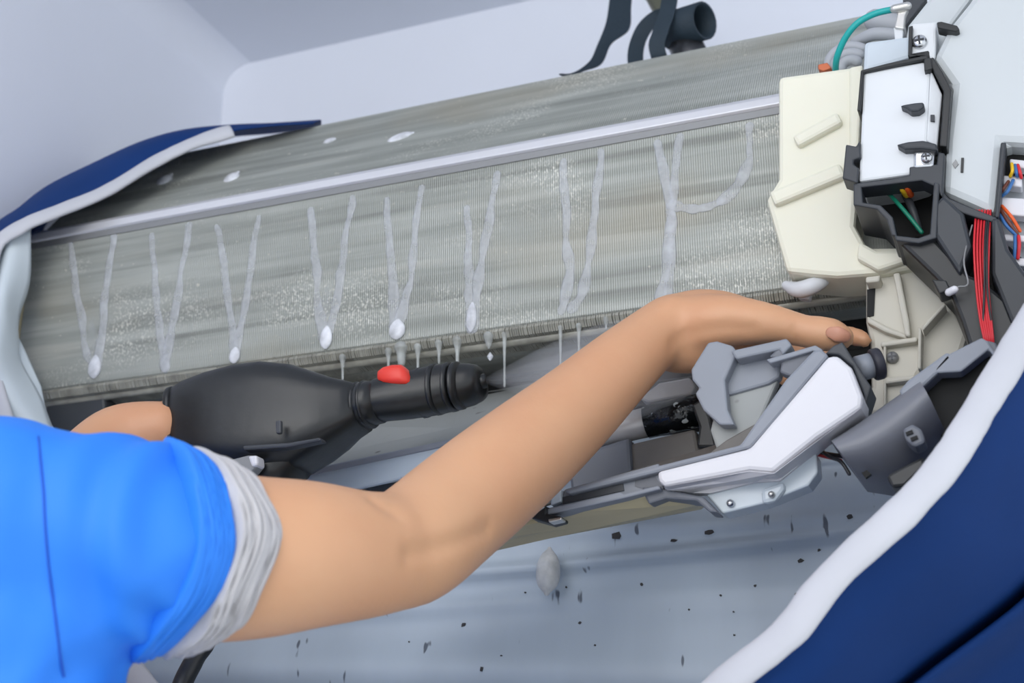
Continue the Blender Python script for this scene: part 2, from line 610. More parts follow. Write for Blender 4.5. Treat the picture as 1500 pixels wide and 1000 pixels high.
# casing behind and left end
box('rear_casing', (X0 - 0.01, -0.03, 1.70), (X1 + 0.16, WALL_Y, TZ - 0.03), M['painted'], AC, 0.004)
bm = bmesh.new()
add_prism(bm, [Vector((X0 - 0.006, p.y - 0.002, p.z)) for p in core_prof[1:]] , (0.005, 0, 0))
bm_obj('end_plate', bm, M['khaki'], AC, label='yellowed plastic end plate at the coil left end')
# blower cavity
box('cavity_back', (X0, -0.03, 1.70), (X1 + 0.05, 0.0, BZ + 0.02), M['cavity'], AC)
fan = tube('blower_hub', [Vector((X0 + 0.06, -0.09, BZ - 0.06)), Vector((X1 - 0.12, -0.09, BZ - 0.06))], 0.034, M['cavity'], AC, 20, 1)
bm = bmesh.new()
for k in range(28):
    an = 2 * math.pi * k / 28
    c = Vector((0, -0.09, BZ - 0.06))
    r0 = Vector((0, math.cos(an), math.sin(an)))
    tq = Vector((0, -math.sin(an), math.cos(an)))
    add_prism(bm, [c + r0 * 0.034 + Vector((X0 + .06, 0, 0)), c + r0 * 0.046 + tq * 0.005 + Vector((X0 + .06, 0, 0)), c + r0 * 0.046 + tq * 0.007 + Vector((X0 + .06, 0, 0)), c + r0 * 0.034 + tq * 0.002 + Vector((X0 + .06, 0, 0))], (X1 - 0.12 - X0 - .06, 0, 0))
stuff(bm_obj('blower_blades', bm, M['cavity'], AC))
# outlet floor: dusty slope with a pale lip
a0, a1 = at(300, 722, -0.27), at(800, 617, -0.27)
b0, b1 = at(300, 612, -0.09), at(800, 545, -0.09)
bm = bmesh.new()
add_prism(bm, [a0, a1, b1, b0], (0, 0.002, -0.006))
bevel(bm_obj('outlet_floor', bm, M['grey_dirty'], AC, label='dusty grey sloping floor of the air outlet'), 0.001)
slab('outlet_lip', [(300, 724), (800, 619), (800, 655), (300, 764)], -0.272, 0.006, M['liner'], AC, 0.002)
slab('outlet_edge', [(300, 718), (800, 613), (800, 622), (300, 728)], -0.274, 0.012, M['grey'], AC, 0.0015)
# dark chassis end at the left
slab('chassis_end', [(66, 586), (152, 568), (160, 700), (70, 720)], -0.19, 0.16, M['dark_grey'], AC, 0.003)
slab('chassis_rib', [(150, 600), (205, 590), (215, 650), (150, 660)], -0.16, 0.1, M['black'], AC, 0.003)
slab('chassis_front_rail', [(66, 580), (520, 528), (520, 538), (66, 596)], -0.17, 0.03, M['cavity'], AC, 0.002)

# blower shaft, wet tape and blocks seen right of the arm
tube('blower_shaft', [at(800, 652, -0.23), at(1010, 604, -0.23)], 0.0122, M['steel'], AC, 20, 1, round_ends=False)
tube('tape_wrap', [at(947, 618, -0.23), at(1036, 598, -0.23)], [0.0134, 0.0134], M['wet_tape'], AC, 20, 1, round_ends=False, label='wet black tape wrapped around the shaft')
slab('bearing_block', [(920, 650), (1018, 627), (1030, 690), (920, 720)], -0.245, 0.05, M['taupe'], AC, 0.003)
slab('outlet_side_block', [(830, 668), (922, 640), (926, 700), (836, 720)], -0.25, 0.05, M['grey_dark'], AC, 0.003)
slab('bearing_cap', [(1012, 592), (1028, 584), (1040, 610), (1050, 655), (1020, 655), (1024, 625)], -0.262, 0.05, M['black'], AC, 0.002)
slab('shaft_shelf', [(935, 583), (965, 560), (1010, 552), (1018, 566), (1012, 578), (950, 590)], -0.225, 0.05, M['steel'], AC, 0.002)

# --- cream side cover
CR = slab('side_cover', [(1140, 112), (1264, 95), (1256, 280), (1252, 330), (1270, 362), (1352, 360), (1352, 388), (1290, 400), (1226, 405), (1190, 402), (1152, 398), (1122, 292), (1140, 262)], -0.245, 0.05, M['cream'], AC, 0.004, 'cream plastic cover over the coil right end')
for (xa, ya, xb, yb, w) in ((1164, 206, 1230, 170, 9), (1130, 290, 1234, 247, 11)):
    dx, dy = xb - xa, yb - ya
    L = math.hypot(dx, dy)
    nx, ny = -dy / L * w, dx / L * w
    o = slab('moulded_rib', [(xa - nx, ya - ny), (xb - nx, yb - ny), (xb + nx, yb + ny), (xa + nx, ya + ny)], -0.252, 0.01, M['cream'], None, 0.003)
    o.parent = CR
o = slab('lower_step', [(1258, 352), (1284, 366), (1350, 366), (1322, 384), (1286, 396), (1254, 378)], -0.252, 0.03, M['cream'], None, 0.003)
o.parent = CR
o = slab('edge_flange', [(1244, 98), (1264, 94), (1257, 225), (1244, 230)], -0.2485, 0.03, M['cream'], None, 0.002)
o.parent = CR
# hoses under and above it
tube('drain_hose', [at(1152, 418, -0.225), at(1168, 424, -0.232), at(1186, 420, -0.235), at(1204, 410, -0.23), at(1212, 396, -0.22)], [0.004, 0.0065, 0.0068, 0.0062, 0.006], M['pipe_white'], AC, label='white hose end below the cream cover')
slab('hose_clip', [(1160, 420), (1188, 418), (1186, 438), (1170, 436)], -0.222, 0.01, M['pipe_white'], AC, 0.002)
for k, (r, yy) in enumerate(((30, 98), (22, 100), (14, 102))):
    pts = [at(1248 + r * 1.15 * math.cos(t), yy - r * 1.0 * math.sin(t), -0.2 - 0.006 * k) for t in [math.pi * (0.35 + 0.65 * q / 6) for q in range(7)]]
    tube('return_bend', pts, 0.0045, M['pipe'], AC)
tube('return_bend', [at(1255, 62, -0.19), at(1280, 50, -0.2), at(1315, 52, -0.2)], 0.0055, M['pipe'], AC)
tube('return_bend', [at(1282, 30, -0.18), at(1300, 34, -0.18), at(1335, 40, -0.18)], 0.010, M['pipe'], AC)
slab('copper_tab', [(1198, 94), (1212, 91), (1218, 99), (1206, 104), (1198, 101)], -0.215, 0.02, M['copper'], AC, 0.001, 'small copper coloured tab on the coil')
# dark cavity behind the motor bracket
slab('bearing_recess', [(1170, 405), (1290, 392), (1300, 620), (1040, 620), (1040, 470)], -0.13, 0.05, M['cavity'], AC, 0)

# --- control box
slab('box_body', [(1388, 40), (1420, 0), (1445, -40), (1560, -40), (1560, 214), (1469, 209), (1459, 316), (1424, 300), (1380, 281), (1384, 205), (1394, 126), (1366, 86)], -0.285, 0.2, M['painted'], AC, 0.006, 'light grey painted steel control box')
slab('box_top', [(1326, 62), (1330, 36), (1362, -4), (1400, -40), (1450, -40), (1420, 2), (1390, 42), (1386, 92), (1340, 92)], -0.262, 0.17, M['painted'], AC, 0.003)
slab('top_corner_plate', [(1322, -4), (1358, -4), (1326, 38)], -0.2, 0.05, M['dark_grey'], AC, 0.001)  # dark grey triangular plate in the upper corner
slab('screw_plate', [(1334, 34), (1372, 31), (1370, 86), (1333, 88)], -0.283, 0.02, M['cover'], AC, 0.002)
screw(1347, 61, -0.2845, 11, M['chrome'], AC, label='bright cross-head screw on the upper plate')
slab('upper_block', [(1266, 61), (1334, 52), (1334, 84), (1264, 105)], -0.268, 0.06, M['clear'], AC, 0.003)
slab('frame_bar', [(1331, 39), (1337, 37), (1335, 80), (1330, 82)], -0.288, 0.01, M['black'], AC, 0.0006)
slab('latch_hook', [(1372, 32), (1379, 31), (1402, 37), (1406, 43), (1400, 46), (1373, 40)], -0.292, 0.012, M['black'], AC, 0.001)
# white cover plate in its black frame
slab('box_cover', [(1265, 106), (1354, 90), (1363, 100), (1356, 248), (1330, 256), (1258, 266)], -0.293, 0.05, M['cover'], AC, 0.002, 'white metal cover plate of the control box')
slab('cover_side', [(1363, 100, -0.293), (1380, 138, -0.2905), (1373, 214, -0.2905), (1357, 206, -0.293)], -0.29, 0.02, M['cover'], AC, 0.001)


def strip(name, pts, w, Y, d, m, parent, bev=0.0008):
    """mitred bar along a pixel polyline"""
    L, R = [], []
    for i, p in enumerate(pts):
        a = pts[max(i - 1, 0)]
        b = pts[min(i + 1, len(pts) - 1)]
        dx, dy = b[0] - a[0], b[1] - a[1]
        q = math.hypot(dx, dy)
        L.append((p[0] - dy / q * w, p[1] + dx / q * w))
        R.append((p[0] + dy / q * w, p[1] - dx / q * w))
    return slab(name, L + R[::-1], Y, d, m, parent, bev)


strip('cover_frame', [(1258, 162), (1263, 104), (1300, 95), (1357, 83), (1358, 92)], 2.6, -0.2965, 0.02, M['black'], AC)
strip('cover_frame', [(1354, 92), (1364, 88), (1376, 108), (1388, 132), (1382, 214)], 5.5, -0.2965, 0.03, M['black'], AC)
slab('frame_clip', [(1353, 86), (1364, 84), (1366, 100), (1354, 104)], -0.299, 0.01, M['black'], AC, 0.0008)
strip('cover_frame', [(1332, 81), (1360, 76), (1360, 86)], 2.4, -0.296, 0.02, M['black'], AC)
slab('side_latch', [(1239, 211), (1254, 214), (1259, 205), (1261, 230), (1250, 234), (1250, 240), (1258, 246), (1256, 268), (1234, 261)], -0.297, 0.02, M['duct'], AC, 0.001)
slab('cover_tab', [(1318, 154), (1328, 152), (1340, 150), (1353, 149), (1354, 156), (1345, 162), (1334, 163), (1328, 158)], -0.302, 0.012, M['duct'], AC, 0.0015)
slab('cover_tab', [(1313, 211), (1330, 207), (1352, 205), (1372, 210), (1374, 220), (1350, 217), (1325, 218)], -0.302, 0.012, M['duct'], AC, 0.0015)
slab('small_slot', [(1363, 168), (1369, 168), (1369, 177), (1363, 177)], -0.294, 0.004, M['dark_metal'], AC, 0)
slab('screw_recess', [(1338, 220), (1370, 219), (1368, 244), (1338, 246)], -0.2965, 0.01, M['chrome'], AC, 0.002)
screw(1357, 231, -0.299, 8.5, M['chrome'], AC, label='bright screw below the cover tab')
slab('box_mark', [(1395, 240), (1400, 233), (1404, 240), (1399, 246)], -0.2862, 0.003, M['alu_grey'], AC, 0)
slab('box_slot', [(1408, 231), (1412, 231), (1411, 252), (1407, 252)], -0.2862, 0.003, M['black'], AC, 0)

# --- black cable duct
slab('duct_lintel', [(1252, 268), (1300, 262), (1332, 256), (1332, 244), (1372, 240), (1374, 222), (1384, 224), (1380, 288), (1368, 272), (1350, 264), (1256, 275)], -0.296, 0.02, M['duct'], AC, 0.001)
slab('duct_left_wall', [(1250, 268), (1262, 272), (1264, 296), (1290, 300), (1308, 318), (1314, 346), (1306, 344), (1299, 322), (1284, 306), (1250, 300)], -0.296, 0.06, M['duct'], AC, 0.001)
slab('duct_lip', [(1310, 344), (1345, 348), (1362, 342), (1368, 266), (1376, 268), (1372, 348), (1346, 356), (1312, 352)], -0.298, 0.05, M['duct'], AC, 0.001)
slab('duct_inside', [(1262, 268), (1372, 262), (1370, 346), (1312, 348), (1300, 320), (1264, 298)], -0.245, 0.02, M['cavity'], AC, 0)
slab('duct_front', [(1312, 350), (1346, 352), (1366, 345), (1420, 402), (1440, 410), (1500, 460), (1500, 540), (1430, 540), (1408, 470), (1392, 430), (1368, 404)], -0.292, 0.05, M['black'], AC, 0.003, 'black moulded duct carrying the red wires')
slab('duct_face', [(1368, 344), (1366, 300), (1382, 284), (1412, 312), (1424, 360), (1406, 402)], -0.297, 0.05, M['duct'], AC, 0.003)
slab('duct_right_wall', [(1452, 318), (1464, 318), (1478, 365), (1510, 410), (1510, 520), (1480, 470), (1452, 400)], -0.296, 0.05, M['duct'], AC, 0.003)
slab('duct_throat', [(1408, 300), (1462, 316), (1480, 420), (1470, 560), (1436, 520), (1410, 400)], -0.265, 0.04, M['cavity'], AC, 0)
slab('box_lower_lip', [(1380, 280), (1390, 290), (1424, 304), (1460, 318), (1458, 326), (1430, 318), (1410, 312), (1378, 296)], -0.292, 0.03, M['duct'], AC, 0.001)
slab('duct_catch', [(1365, 409), (1386, 410), (1392, 424), (1376, 430)], -0.302, 0.02, M['black'], AC, 0.001)
tube('catch_plug', [at(1390, 428, -0.302), at(1398, 424, -0.304)], 0.0028, M['white'], AC)
# wires in the duct
for k, dx in enumerate((-1, 3.4, 7.6, 12, 16.2, 20)):
    w = 0 if k < 4 else 1
    pts = [at(1431 + dx, 308, -0.284), at(1428 + dx * 1.02, 360, -0.299), at(1431 + dx * (0.92 - 0.1 * w), 420, -0.301), at(1437 + dx * 0.75, 470, -0.303), at(1443 + dx * 0.6, 500, -0.304), at(1446 + dx * 0.5, 530, -0.29), at(1420 + dx, 545, -0.27)]
    tube('red_wire', pts, 0.00082, M['red'], AC, 8)
for k, (x1, x2, x3) in enumerate(((1450, 1446, 1452), (1447, 1442, 1440))):
    tube('black_wire', [at(x1, 310, -0.283), at(x1 - 4, 350, -0.301), at(x2, 420, -0.304), at(x3, 470, -0.303)], 0.0008, M['wblack'], AC, 8)
tube('thin_sensor_wire', [at(1424, 330, -0.29), at(1412, 380, -0.3), at(1418, 415, -0.302), at(1404, 420, -0.303), at(1396, 424, -0.304)], 0.0007, M['alu_grey'], AC, 6)
tube('yellow_wire', [at(1310, 262, -0.28), at(1320, 274, -0.284), at(1328, 286, -0.27)], 0.0024, M['yellow'], AC, 8)
tube('orange_wire', [at(1321, 260, -0.28), at(1328, 272, -0.285), at(1334, 285, -0.27)], 0.0026, M['orange'], AC, 8)
tube('green_wire', [at(1290, 272, -0.26), at(1310, 292, -0.275), at(1330, 315, -0.28), at(1350, 340, -0.28)], 0.0017, M['green'], AC, 8)
tube('grey_cable', [at(1326, 285, -0.26), at(1336, 305, -0.268), at(1346, 335, -0.265)], 0.003, M['dark_grey'], AC, 8)
# earth wire with its clip
tube('earth_wire', [at(1224, 104, -0.23), at(1226, 84, -0.245), at(1238, 56, -0.255), at(1256, 34, -0.26), at(1282, 20, -0.26), at(1312, 13, -0.26)], 0.00265, M['teal'], AC, 12, 8, 'teal earth wire looping over the cream cover')
slab('terminal', [(1311, 9), (1328, 6), (1330, 13), (1326, 22), (1324, 42), (1310, 40), (1314, 20)], -0.263, 0.006, M['tin'], AC, 0.001, 'tinned push-on terminal of the earth wire')
tube('terminal_barrel', [at(1310, 13, -0.264), at(1329, 9, -0.264)], 0.0035, M['tin'], AC, 10, 1)
slab('terminal_post', [(1309, 40), (1323, 41), (1322, 58), (1311, 60)], -0.26, 0.004, M['cover'], AC, 0.0006)

# recess with plug connectors at the right edge
slab('connector_recess', [(1466, 205), (1530, 215), (1530, 410), (1478, 360), (1462, 318)], -0.262, 0.03, M['pipe'], AC, 0)
slab('recess_rim', [(1466, 208), (1474, 208), (1463, 318), (1457, 318)], -0.29, 0.02, M['duct'], AC, 0.001)
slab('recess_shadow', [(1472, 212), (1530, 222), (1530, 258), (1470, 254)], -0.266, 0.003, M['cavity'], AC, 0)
for (x, y, w, h) in ((1479, 232, 40, 12), (1469, 256, 28, 14), (1466, 288, 60, 26), (1470, 342, 60, 10), (1480, 376, 50, 12)):
    slab('plug_connector', [(x, y), (x + w, y + 4), (x + w, y + h + 4), (x, y + h)], -0.278, 0.012, M['white'], AC, 0.0012)
for (c, pts) in (('yellow', [(1482, 240), (1483, 250), (1480, 258)]), ('blue', [(1487, 242), (1489, 252), (1490, 258)]), ('red', [(1491, 242), (1494, 252), (1496, 260)]),
                 ('blue', [(1484, 264), (1476, 280), (1466, 288)]), ('brown', [(1477, 266), (1470, 276), (1466, 282)]),
                 ('orange', [(1468, 302), (1482, 318), (1494, 338)]), ('brown', [(1466, 308), (1478, 326), (1490, 342)]), ('blue', [(1465, 314), (1474, 330), (1488, 344)]),
                 ('red', [(1492, 346), (1493, 360), (1491, 378)]), ('blue', [(1487, 346), (1487, 360), (1486, 378)]), ('blue', [(1480, 382), (1488, 396), (1500, 404)])):
    tube(c + '_lead', [at(x, y, -0.28 - 0.003 * (i % 2)) for i, (x, y) in enumerate(pts)], 0.0013, M[c], AC, 8)

# --- cream motor bracket under the duct
BR = slab('motor_bracket', [(1268, 402), (1312, 398), (1352, 384), (1372, 405), (1420, 486), (1404, 536), (1348, 548), (1322, 600), (1262, 612), (1276, 566), (1274, 500), (1268, 470)], -0.235, 0.05, M['cream_grey'], AC, 0.004, 'dull cream motor bracket right of the hand')
for pts, y in (([(1308, 400), (1318, 398), (1332, 470), (1334, 492), (1326, 492)], -0.246), ([(1345, 478), (1350, 480), (1349, 540), (1344, 540)], -0.25), ([(1350, 478), (1382, 444), (1386, 446), (1352, 484)], -0.25),
               ([(1290, 500), (1344, 492), (1344, 500), (1290, 508)], -0.243), ([(1268, 405), (1290, 402), (1288, 412), (1268, 414)], -0.25), ([(1296, 552), (1340, 548), (1340, 556), (1296, 562)], -0.243), ([(1294, 502), (1298, 502), (1298, 592), (1294, 594)], -0.242),
               ([(1270, 462), (1300, 478), (1330, 490), (1328, 496), (1296, 486), (1270, 472)], -0.242)):
    slab('bracket_rib', pts, y, 0.02, M['cream_grey'], None, 0.0015).parent = BR
slab('bracket_slot', [(1270, 424), (1282, 422), (1280, 462), (1270, 464)], -0.2362, 0.003, M['cavity'], None, 0).parent = BR
s = screw(1307, 523, -0.2375, 9, M['alu_grey'], AC, label='round grey screw on the motor bracket')

# ------------------------------------------------------------------ loose drain pan held by the hand
DP = thing('drain_pan', 'loosened grey drain pan with white end cover pulled down by the hand', 'drain pan', at(980, 700, -0.33))
slab('pan_floor', [(790, 742, -.33), (1085, 654, -.33), (1068, 645, -.30), (800, 727, -.30)], -0.33, 0.004, M['taupe'], DP, 0.001)
slab('pan_end_slope', [(1040, 662), (1064, 644), (1110, 618), (1116, 626), (1088, 658), (1040, 674)], -0.326, 0.006, M['taupe'], DP, 0.001)
slab('pan_end_floor', [(1052, 580), (1140, 556), (1112, 622), (1086, 655), (1050, 660), (1040, 630)], -0.322, 0.01, M['grey_dirty'], DP, 0.002)
slab('pan_end_wall', [(1037, 501), (1050, 499), (1073, 506), (1080, 516), (1062, 556), (1066, 600), (1076, 622), (1054, 622), (1030, 600), (1018, 576), (1024, 568), (1014, 556), (1012, 541)], -0.335, 0.012, M['grey'], DP, 0.0015)
slab('channel_floor', [(1058, 556), (1072, 520), (1146, 524), (1142, 552), (1126, 562), (1056, 582)], -0.325, 0.012, M['grey'], DP, 0.002)
slab('channel_wall', [(1070, 513), (1152, 495), (1160, 505), (1146, 520), (1142, 512), (1078, 526)], -0.339, 0.016, M['grey'], DP, 0.0015)
slab('channel_step', [(1126, 522), (1140, 508), (1158, 504), (1150, 518), (1196, 507), (1206, 512), (1160, 552), (1142, 545), (1144, 530)], -0.338, 0.012, M['grey_dark'], DP, 0.0015)
slab('channel_rail', [(1122, 526), (1194, 505), (1206, 512), (1200, 517), (1190, 514), (1128, 532)], -0.342, 0.012, M['grey'], DP, 0.001)
slab('pan_side_band', [(1190, 514), (1202, 510), (1214, 521), (1132, 620), (1100, 656), (962, 692), (832, 724), (826, 716), (1084, 651), (1108, 616), (1150, 556)], -0.345, 0.03, M['grey'], DP, 0.002, 'grey band along the upper edge of the white cover')
WC = slab('white_end_cover', [(1213, 521), (1226, 520), (1247, 538), (1263, 580), (1262, 596), (1196, 640), (1132, 691), (1098, 688), (972, 712), (964, 704), (962, 690), (1098, 656), (1120, 630)], -0.358, 0.035, M['white'], DP, 0.004, 'white plastic cover on the end of the pan')
slab('cover_underside', [(972, 713, -.357), (1098, 689, -.357), (1134, 692, -.357), (1262, 597, -.357), (1266, 602, -.335), (1192, 664, -.335), (1142, 704, -.335), (1106, 706, -.335), (1040, 722, -.335), (980, 722, -.335)], -0.35, 0.01, M['white'], None, 0.001).parent = WC
slab('dark_end_cap', [(1208, 518), (1220, 506), (1234, 500), (1246, 520), (1276, 566), (1264, 604), (1266, 580), (1249, 536), (1228, 519)], -0.338, 0.03, M['dark_grey'], DP, 0.002, 'dark grey cap behind the white cover')
bush = tube('shaft_bush', [at(1256, 540, -0.315), at(1280, 534, -0.31)], 0.009, M['grey'], DP, 18, 1, round_ends=False)
bm = bmesh.new()
ax = (at(1284, 534, -0.312) - at(1256, 541, -0.316)).normalized()
add_tube(bm, [at(1277, 535, -0.312), at(1277, 535, -0.312) + ax * 0.0075], [0.0115, 0.0115], 20, 1, False)
bevel(bm_obj('rubber_ring', bm, M['rubber'], DP, True, 'dark rubber ring on the pan bush'), 0.002)
slab('clear_bracket', [(1034, 724), (1098, 707), (1140, 703), (1190, 664), (1196, 664), (1198, 692), (1184, 711), (1120, 737), (1058, 752)], -0.332, 0.02, M['clear'], DP, 0.004, 'pale translucent bracket under the white cover')
slab('clear_bracket_rib', [(1114, 716), (1148, 704), (1150, 716), (1136, 734), (1116, 738)], -0.337, 0.01, M['clear'], DP, 0.003)
screw(1070, 737, -0.334, 6, M['chrome'], DP, cross=False)
screw(1130, 724, -0.339, 5, M['tin'], DP, cross=False)
slab('rim_band', [(826, 716), (965, 678), (972, 716), (916, 726), (800, 750), (800, 744), (822, 738)], -0.338, 0.012, M['grey'], DP, 0.0015)
slab('rim_slot', [(824, 728), (912, 706), (914, 718), (824, 738)], -0.3392, 0.002, M['dark_grey'], DP, 0)
slab('rim_ledge', [(800, 745), (908, 720), (914, 723), (965, 710), (968, 716), (916, 729), (800, 754)], -0.352, 0.02, M['grey'], DP, 0.0012)
slab('rim_notch', [(930, 703), (960, 698), (970, 712), (950, 718), (930, 712)], -0.3385, 0.003, M['grey_dark'], DP, 0)
slab('rim_foot', [(940, 712), (975, 716), (1030, 727), (1052, 750), (1040, 750), (1020, 733), (975, 730), (950, 738), (944, 726)], -0.345, 0.02, M['grey_dark'], DP, 0.0015)
slab('rim_post', [(806, 740), (822, 734), (822, 716), (808, 724)], -0.342, 0.01, M['clear'], DP, 0.001)
slab('black_clip', [(776, 758), (800, 740), (800, 752), (822, 756), (822, 761), (804, 766)], -0.356, 0.016, M['black'], DP, 0.001, 'small black clip at the pan edge')
slab('clip_blade', [(803, 760), (822, 757), (822, 761), (804, 765)], -0.358, 0.01, M['tin'], DP, 0.0006)
slab('pan_underside', [(600, 803, -.345), (800, 752, -.345), (960, 722, -.345), (1034, 736, -.33), (1024, 743, -.31), (860, 771, -.29), (714, 803, -.285), (600, 835, -.285)], -0.33, 0.008, M['khaki'], DP, 0.002, 'yellowed underside of the drain pan')

# ------------------------------------------------------------------ loose grey motor housing
MH = thing('motor_housing', 'tilted grey plastic motor housing hanging below the red wires', 'housing', at(1310, 640, -0.33))
bm = bmesh.new()
A0, A1 = at(1275, 622, -0.33), at(1345, 668, -0.30)
axm = (at(1322, 700, -0.32) - at(1255, 625, -0.34))
# barrel-like body: section swept along the long side
secs = []
for (xa, ya, xb, yb) in ((1218, 648, 1262, 706), (1252, 624, 1300, 712), (1286, 600, 1330, 700), (1320, 576, 1356, 680), (1346, 560, 1388, 640)):
    A, B = at(xa, ya, -0.335), at(xb, yb, -0.325)
    ring = []
    for k in range(13):
        t = k / 12
        p = A.lerp(B, t) + Vector((0, -0.035 * math.sin(math.pi * t) ** 0.7, 0))
        ring.append(bm.verts.new(p))
    for t in (1, 0.75, 0.5, 0.25, 0):
        ring.append(bm.verts.new(A.lerp(B, t) + Vector((0, 0.03, 0))))
    secs.append(ring)
for a, b in zip(secs, secs[1:]):
    n = len(a)
    for k in range(n):
        bm.faces.new((a[k], a[(k + 1) % n], b[(k + 1) % n], b[k]))
bm.faces.new(secs[0][::-1])
bm.faces.new(secs[-1])
hs = bm_obj('housing_shell', bm, M['housing'], MH, True)
hs.data.set_sharp_from_angle(angle=math.radians(38))
slab('housing_rim', [(1316, 572), (1330, 556), (1388, 514), (1396, 524), (1372, 548), (1344, 574), (1322, 582)], -0.352, 0.03, M['grey'], MH, 0.002)
slab('housing_arm', [(1386, 520), (1438, 494), (1446, 499), (1455, 512), (1462, 518), (1458, 524), (1448, 512), (1408, 544), (1372, 546), (1360, 556), (1372, 536)], -0.352, 0.014, M['grey'], MH, 0.0015)
slab('housing_hook', [(1440, 497), (1458, 501), (1464, 514), (1460, 525), (1448, 510)], -0.349, 0.012, M['grey_dark'], MH, 0.001)
slab('housing_cavity', [(1352, 566), (1376, 546), (1408, 545), (1446, 516), (1458, 530), (1400, 640), (1384, 646), (1356, 606)], -0.335, 0.03, M['cavity'], MH, 0.001)
slab('connector_boss', [(1322, 628), (1336, 620), (1350, 628), (1356, 648), (1340, 655), (1326, 644)], -0.374, 0.02, M['grey_dark'], MH, 0.002)
for (x, y) in ((1332, 634), (1339, 642)):
    slab('connector_pin', [(x - 6, y - 1), (x + 4, y - 5), (x + 6, y), (x - 4, y + 4)], -0.3755, 0.003, M['cavity'], MH, 0)
slab('dark_plug', [(1298, 696), (1320, 684), (1352, 668), (1356, 682), (1326, 712), (1306, 714)], -0.362, 0.02, M['black'], MH, 0.002)
slab('housing_hole', [(1262, 692), (1270, 688), (1276, 694), (1268, 700)], -0.352, 0.004, M['cavity'], MH, 0)
tube('motor_lead', [at(1190, 664, -0.30), at(1205, 668, -0.31), at(1232, 674, -0.325)], 0.0011, M['red'], MH, 8)
tube('motor_lead', [at(1190, 658, -0.30), at(1208, 664, -0.31), at(1234, 668, -0.325)], 0.0016, M['wblack'], MH, 8)
tube('motor_lead', [at(1192, 650, -0.30), at(1214, 668, -0.33), at(1232, 676, -0.345), at(1244, 694, -0.345)], 0.0013, M['wblack'], MH, 8)

# ------------------------------------------------------------------ cleaning bag
BAG = thing('cleaning_bag', 'navy cleaning bag with white elastic rim and pale liner hung around the unit', 'bag', (-0.4, -0.2, 1.3))
rimL = [(458, 181, -.10), (400, 184, -.125), (340, 192, -.135), (285, 209, -.155), (225, 238, -.18), (155, 280, -.21), (90, 307, -.235), (35, 330, -.255), (-6, 362, -.262), (-18, 430, -.27), (-18, 520, -.275), (20, 660, -.28), (90, 820, -.29), (178, 960, -.30), (225, 1020, -.31)]
rimB = [(330, 1130, -.33), (520, 1230, -.37), (760, 1220, -.41), (940, 1110, -.44)]
rimR = [(1060, 1003, -.45), (1155, 925, -.455), (1222, 842, -.455), (1330, 742, -.45), (1390, 672, -.44), (1428, 610, -.43), (1462, 555, -.42), (1512, 470, -.40), (1560, 390, -.38)]
RIM = [at(*p) for p in rimL + rimB + rimR]


def band(name, pts, wpx, m, parent, seed):
    """soft rolled band: flattened, wavy tube"""
    C = spline(pts, 8)
    bm = bmesh.new()
    rings = []
    seg = 14
    for i, c in enumerate(C):
        t = (C[min(i + 1, len(C) - 1)] - C[max(i - 1, 0)]).normalized()
        view = (c - CAM).normalized()
        w = t.cross(Vector((0.15, 1, -0.2)).normalized()).normalized()
        d = t.cross(w).normalized()
        k = 1 + 0.13 * noise.noise(Vector((i * 0.16, seed, 0))) + 0.05 * noise.noise(Vector((i * 0.5, seed, 3)))
        hw = wpx * k
        ring = []
        for q in range(seg):
            an = 2 * math.pi * q / seg
            wob = 1 + 0.12 * noise.noise(Vector((i * 0.2, q * 0.7, seed + 5)))
            ring.append(bm.verts.new(c + w * math.cos(an) * hw * (1 + 0.08 * noise.noise(Vector((i * .3, seed, math.cos(an))))) + d * math.sin(an) * hw * 0.42 * wob))
        rings.append(ring)
    for a, b in zip(rings, rings[1:]):
        for q in range(seg):
            bm.faces.new((a[q], a[(q + 1) % seg], b[(q + 1) % seg], b[q]))
    bm.faces.new(rings[0][::-1])
    bm.faces.new(rings[-1])
    return bm_obj(name, bm, m, parent, True)


band('elastic_rim', RIM[2:], 0.0108, M['hem'], BAG, 1)['label'] = 'white elastic band around the bag opening'

# navy outer cloth, left top part
mid = [(470, 176, -.06), (400, 181, -.08), (340, 183, -.10), (270, 190, -.13), (205, 208, -.15), (130, 242, -.17), (70, 272, -.19), (28, 304, -.21), (-14, 340, -.22), (-30, 430, -.23)]
out = [(470, 186, 0.05), (400, 195, 0.04), (340, 200, .03), (270, 212, 0.02), (205, 230, 0.0), (130, 262, -.02), (70, 292, -.04), (28, 324, -.08), (-4, 360, -.10), (-20, 440, -.12)]
rows = [RIM[:10], [at(*p) for p in mid], [at(*p) for p in out]]
grid('outer_cloth', rows, M['navy'], BAG, 5, 6, 0.0012)
# navy outer cloth, right part with a deep pleat
rr = [at(x, y, Y) for (x, y, Y) in [(940, 1110, -.44)] + rimR]
r0 = [p + Vector((0.004, 0.004, -0.004)) for p in rr]
far = [at(1080, 1330, -.30), at(1250, 1250, -.26), at(1380, 1180, -.22), at(1500, 1110, -.18), at(1640, 1010, -.14), at(1720, 920, -.10), at(1780, 840, -.08), at(1830, 760, -.06), at(1880, 640, -.05), at(1900, 560, -.05)]


def pleat(p, u, v):
    # v runs from the rim outwards; one narrow pleat and broad waves
    g = math.exp(-((v - 0.40 - 0.05 * u) / 0.022) ** 2)
    b = math.exp(-((v - 0.48 - 0.05 * u) / 0.06) ** 2)
    k = min(1.0, v * 5)
    return p + Vector((0.0, k * (0.055 * g - 0.022 * b - 0.012 * math.sin(v * 9 + u * 2.5) + 0.006 * noise.noise(Vector((u * 5, v * 6, 2)))), 0))


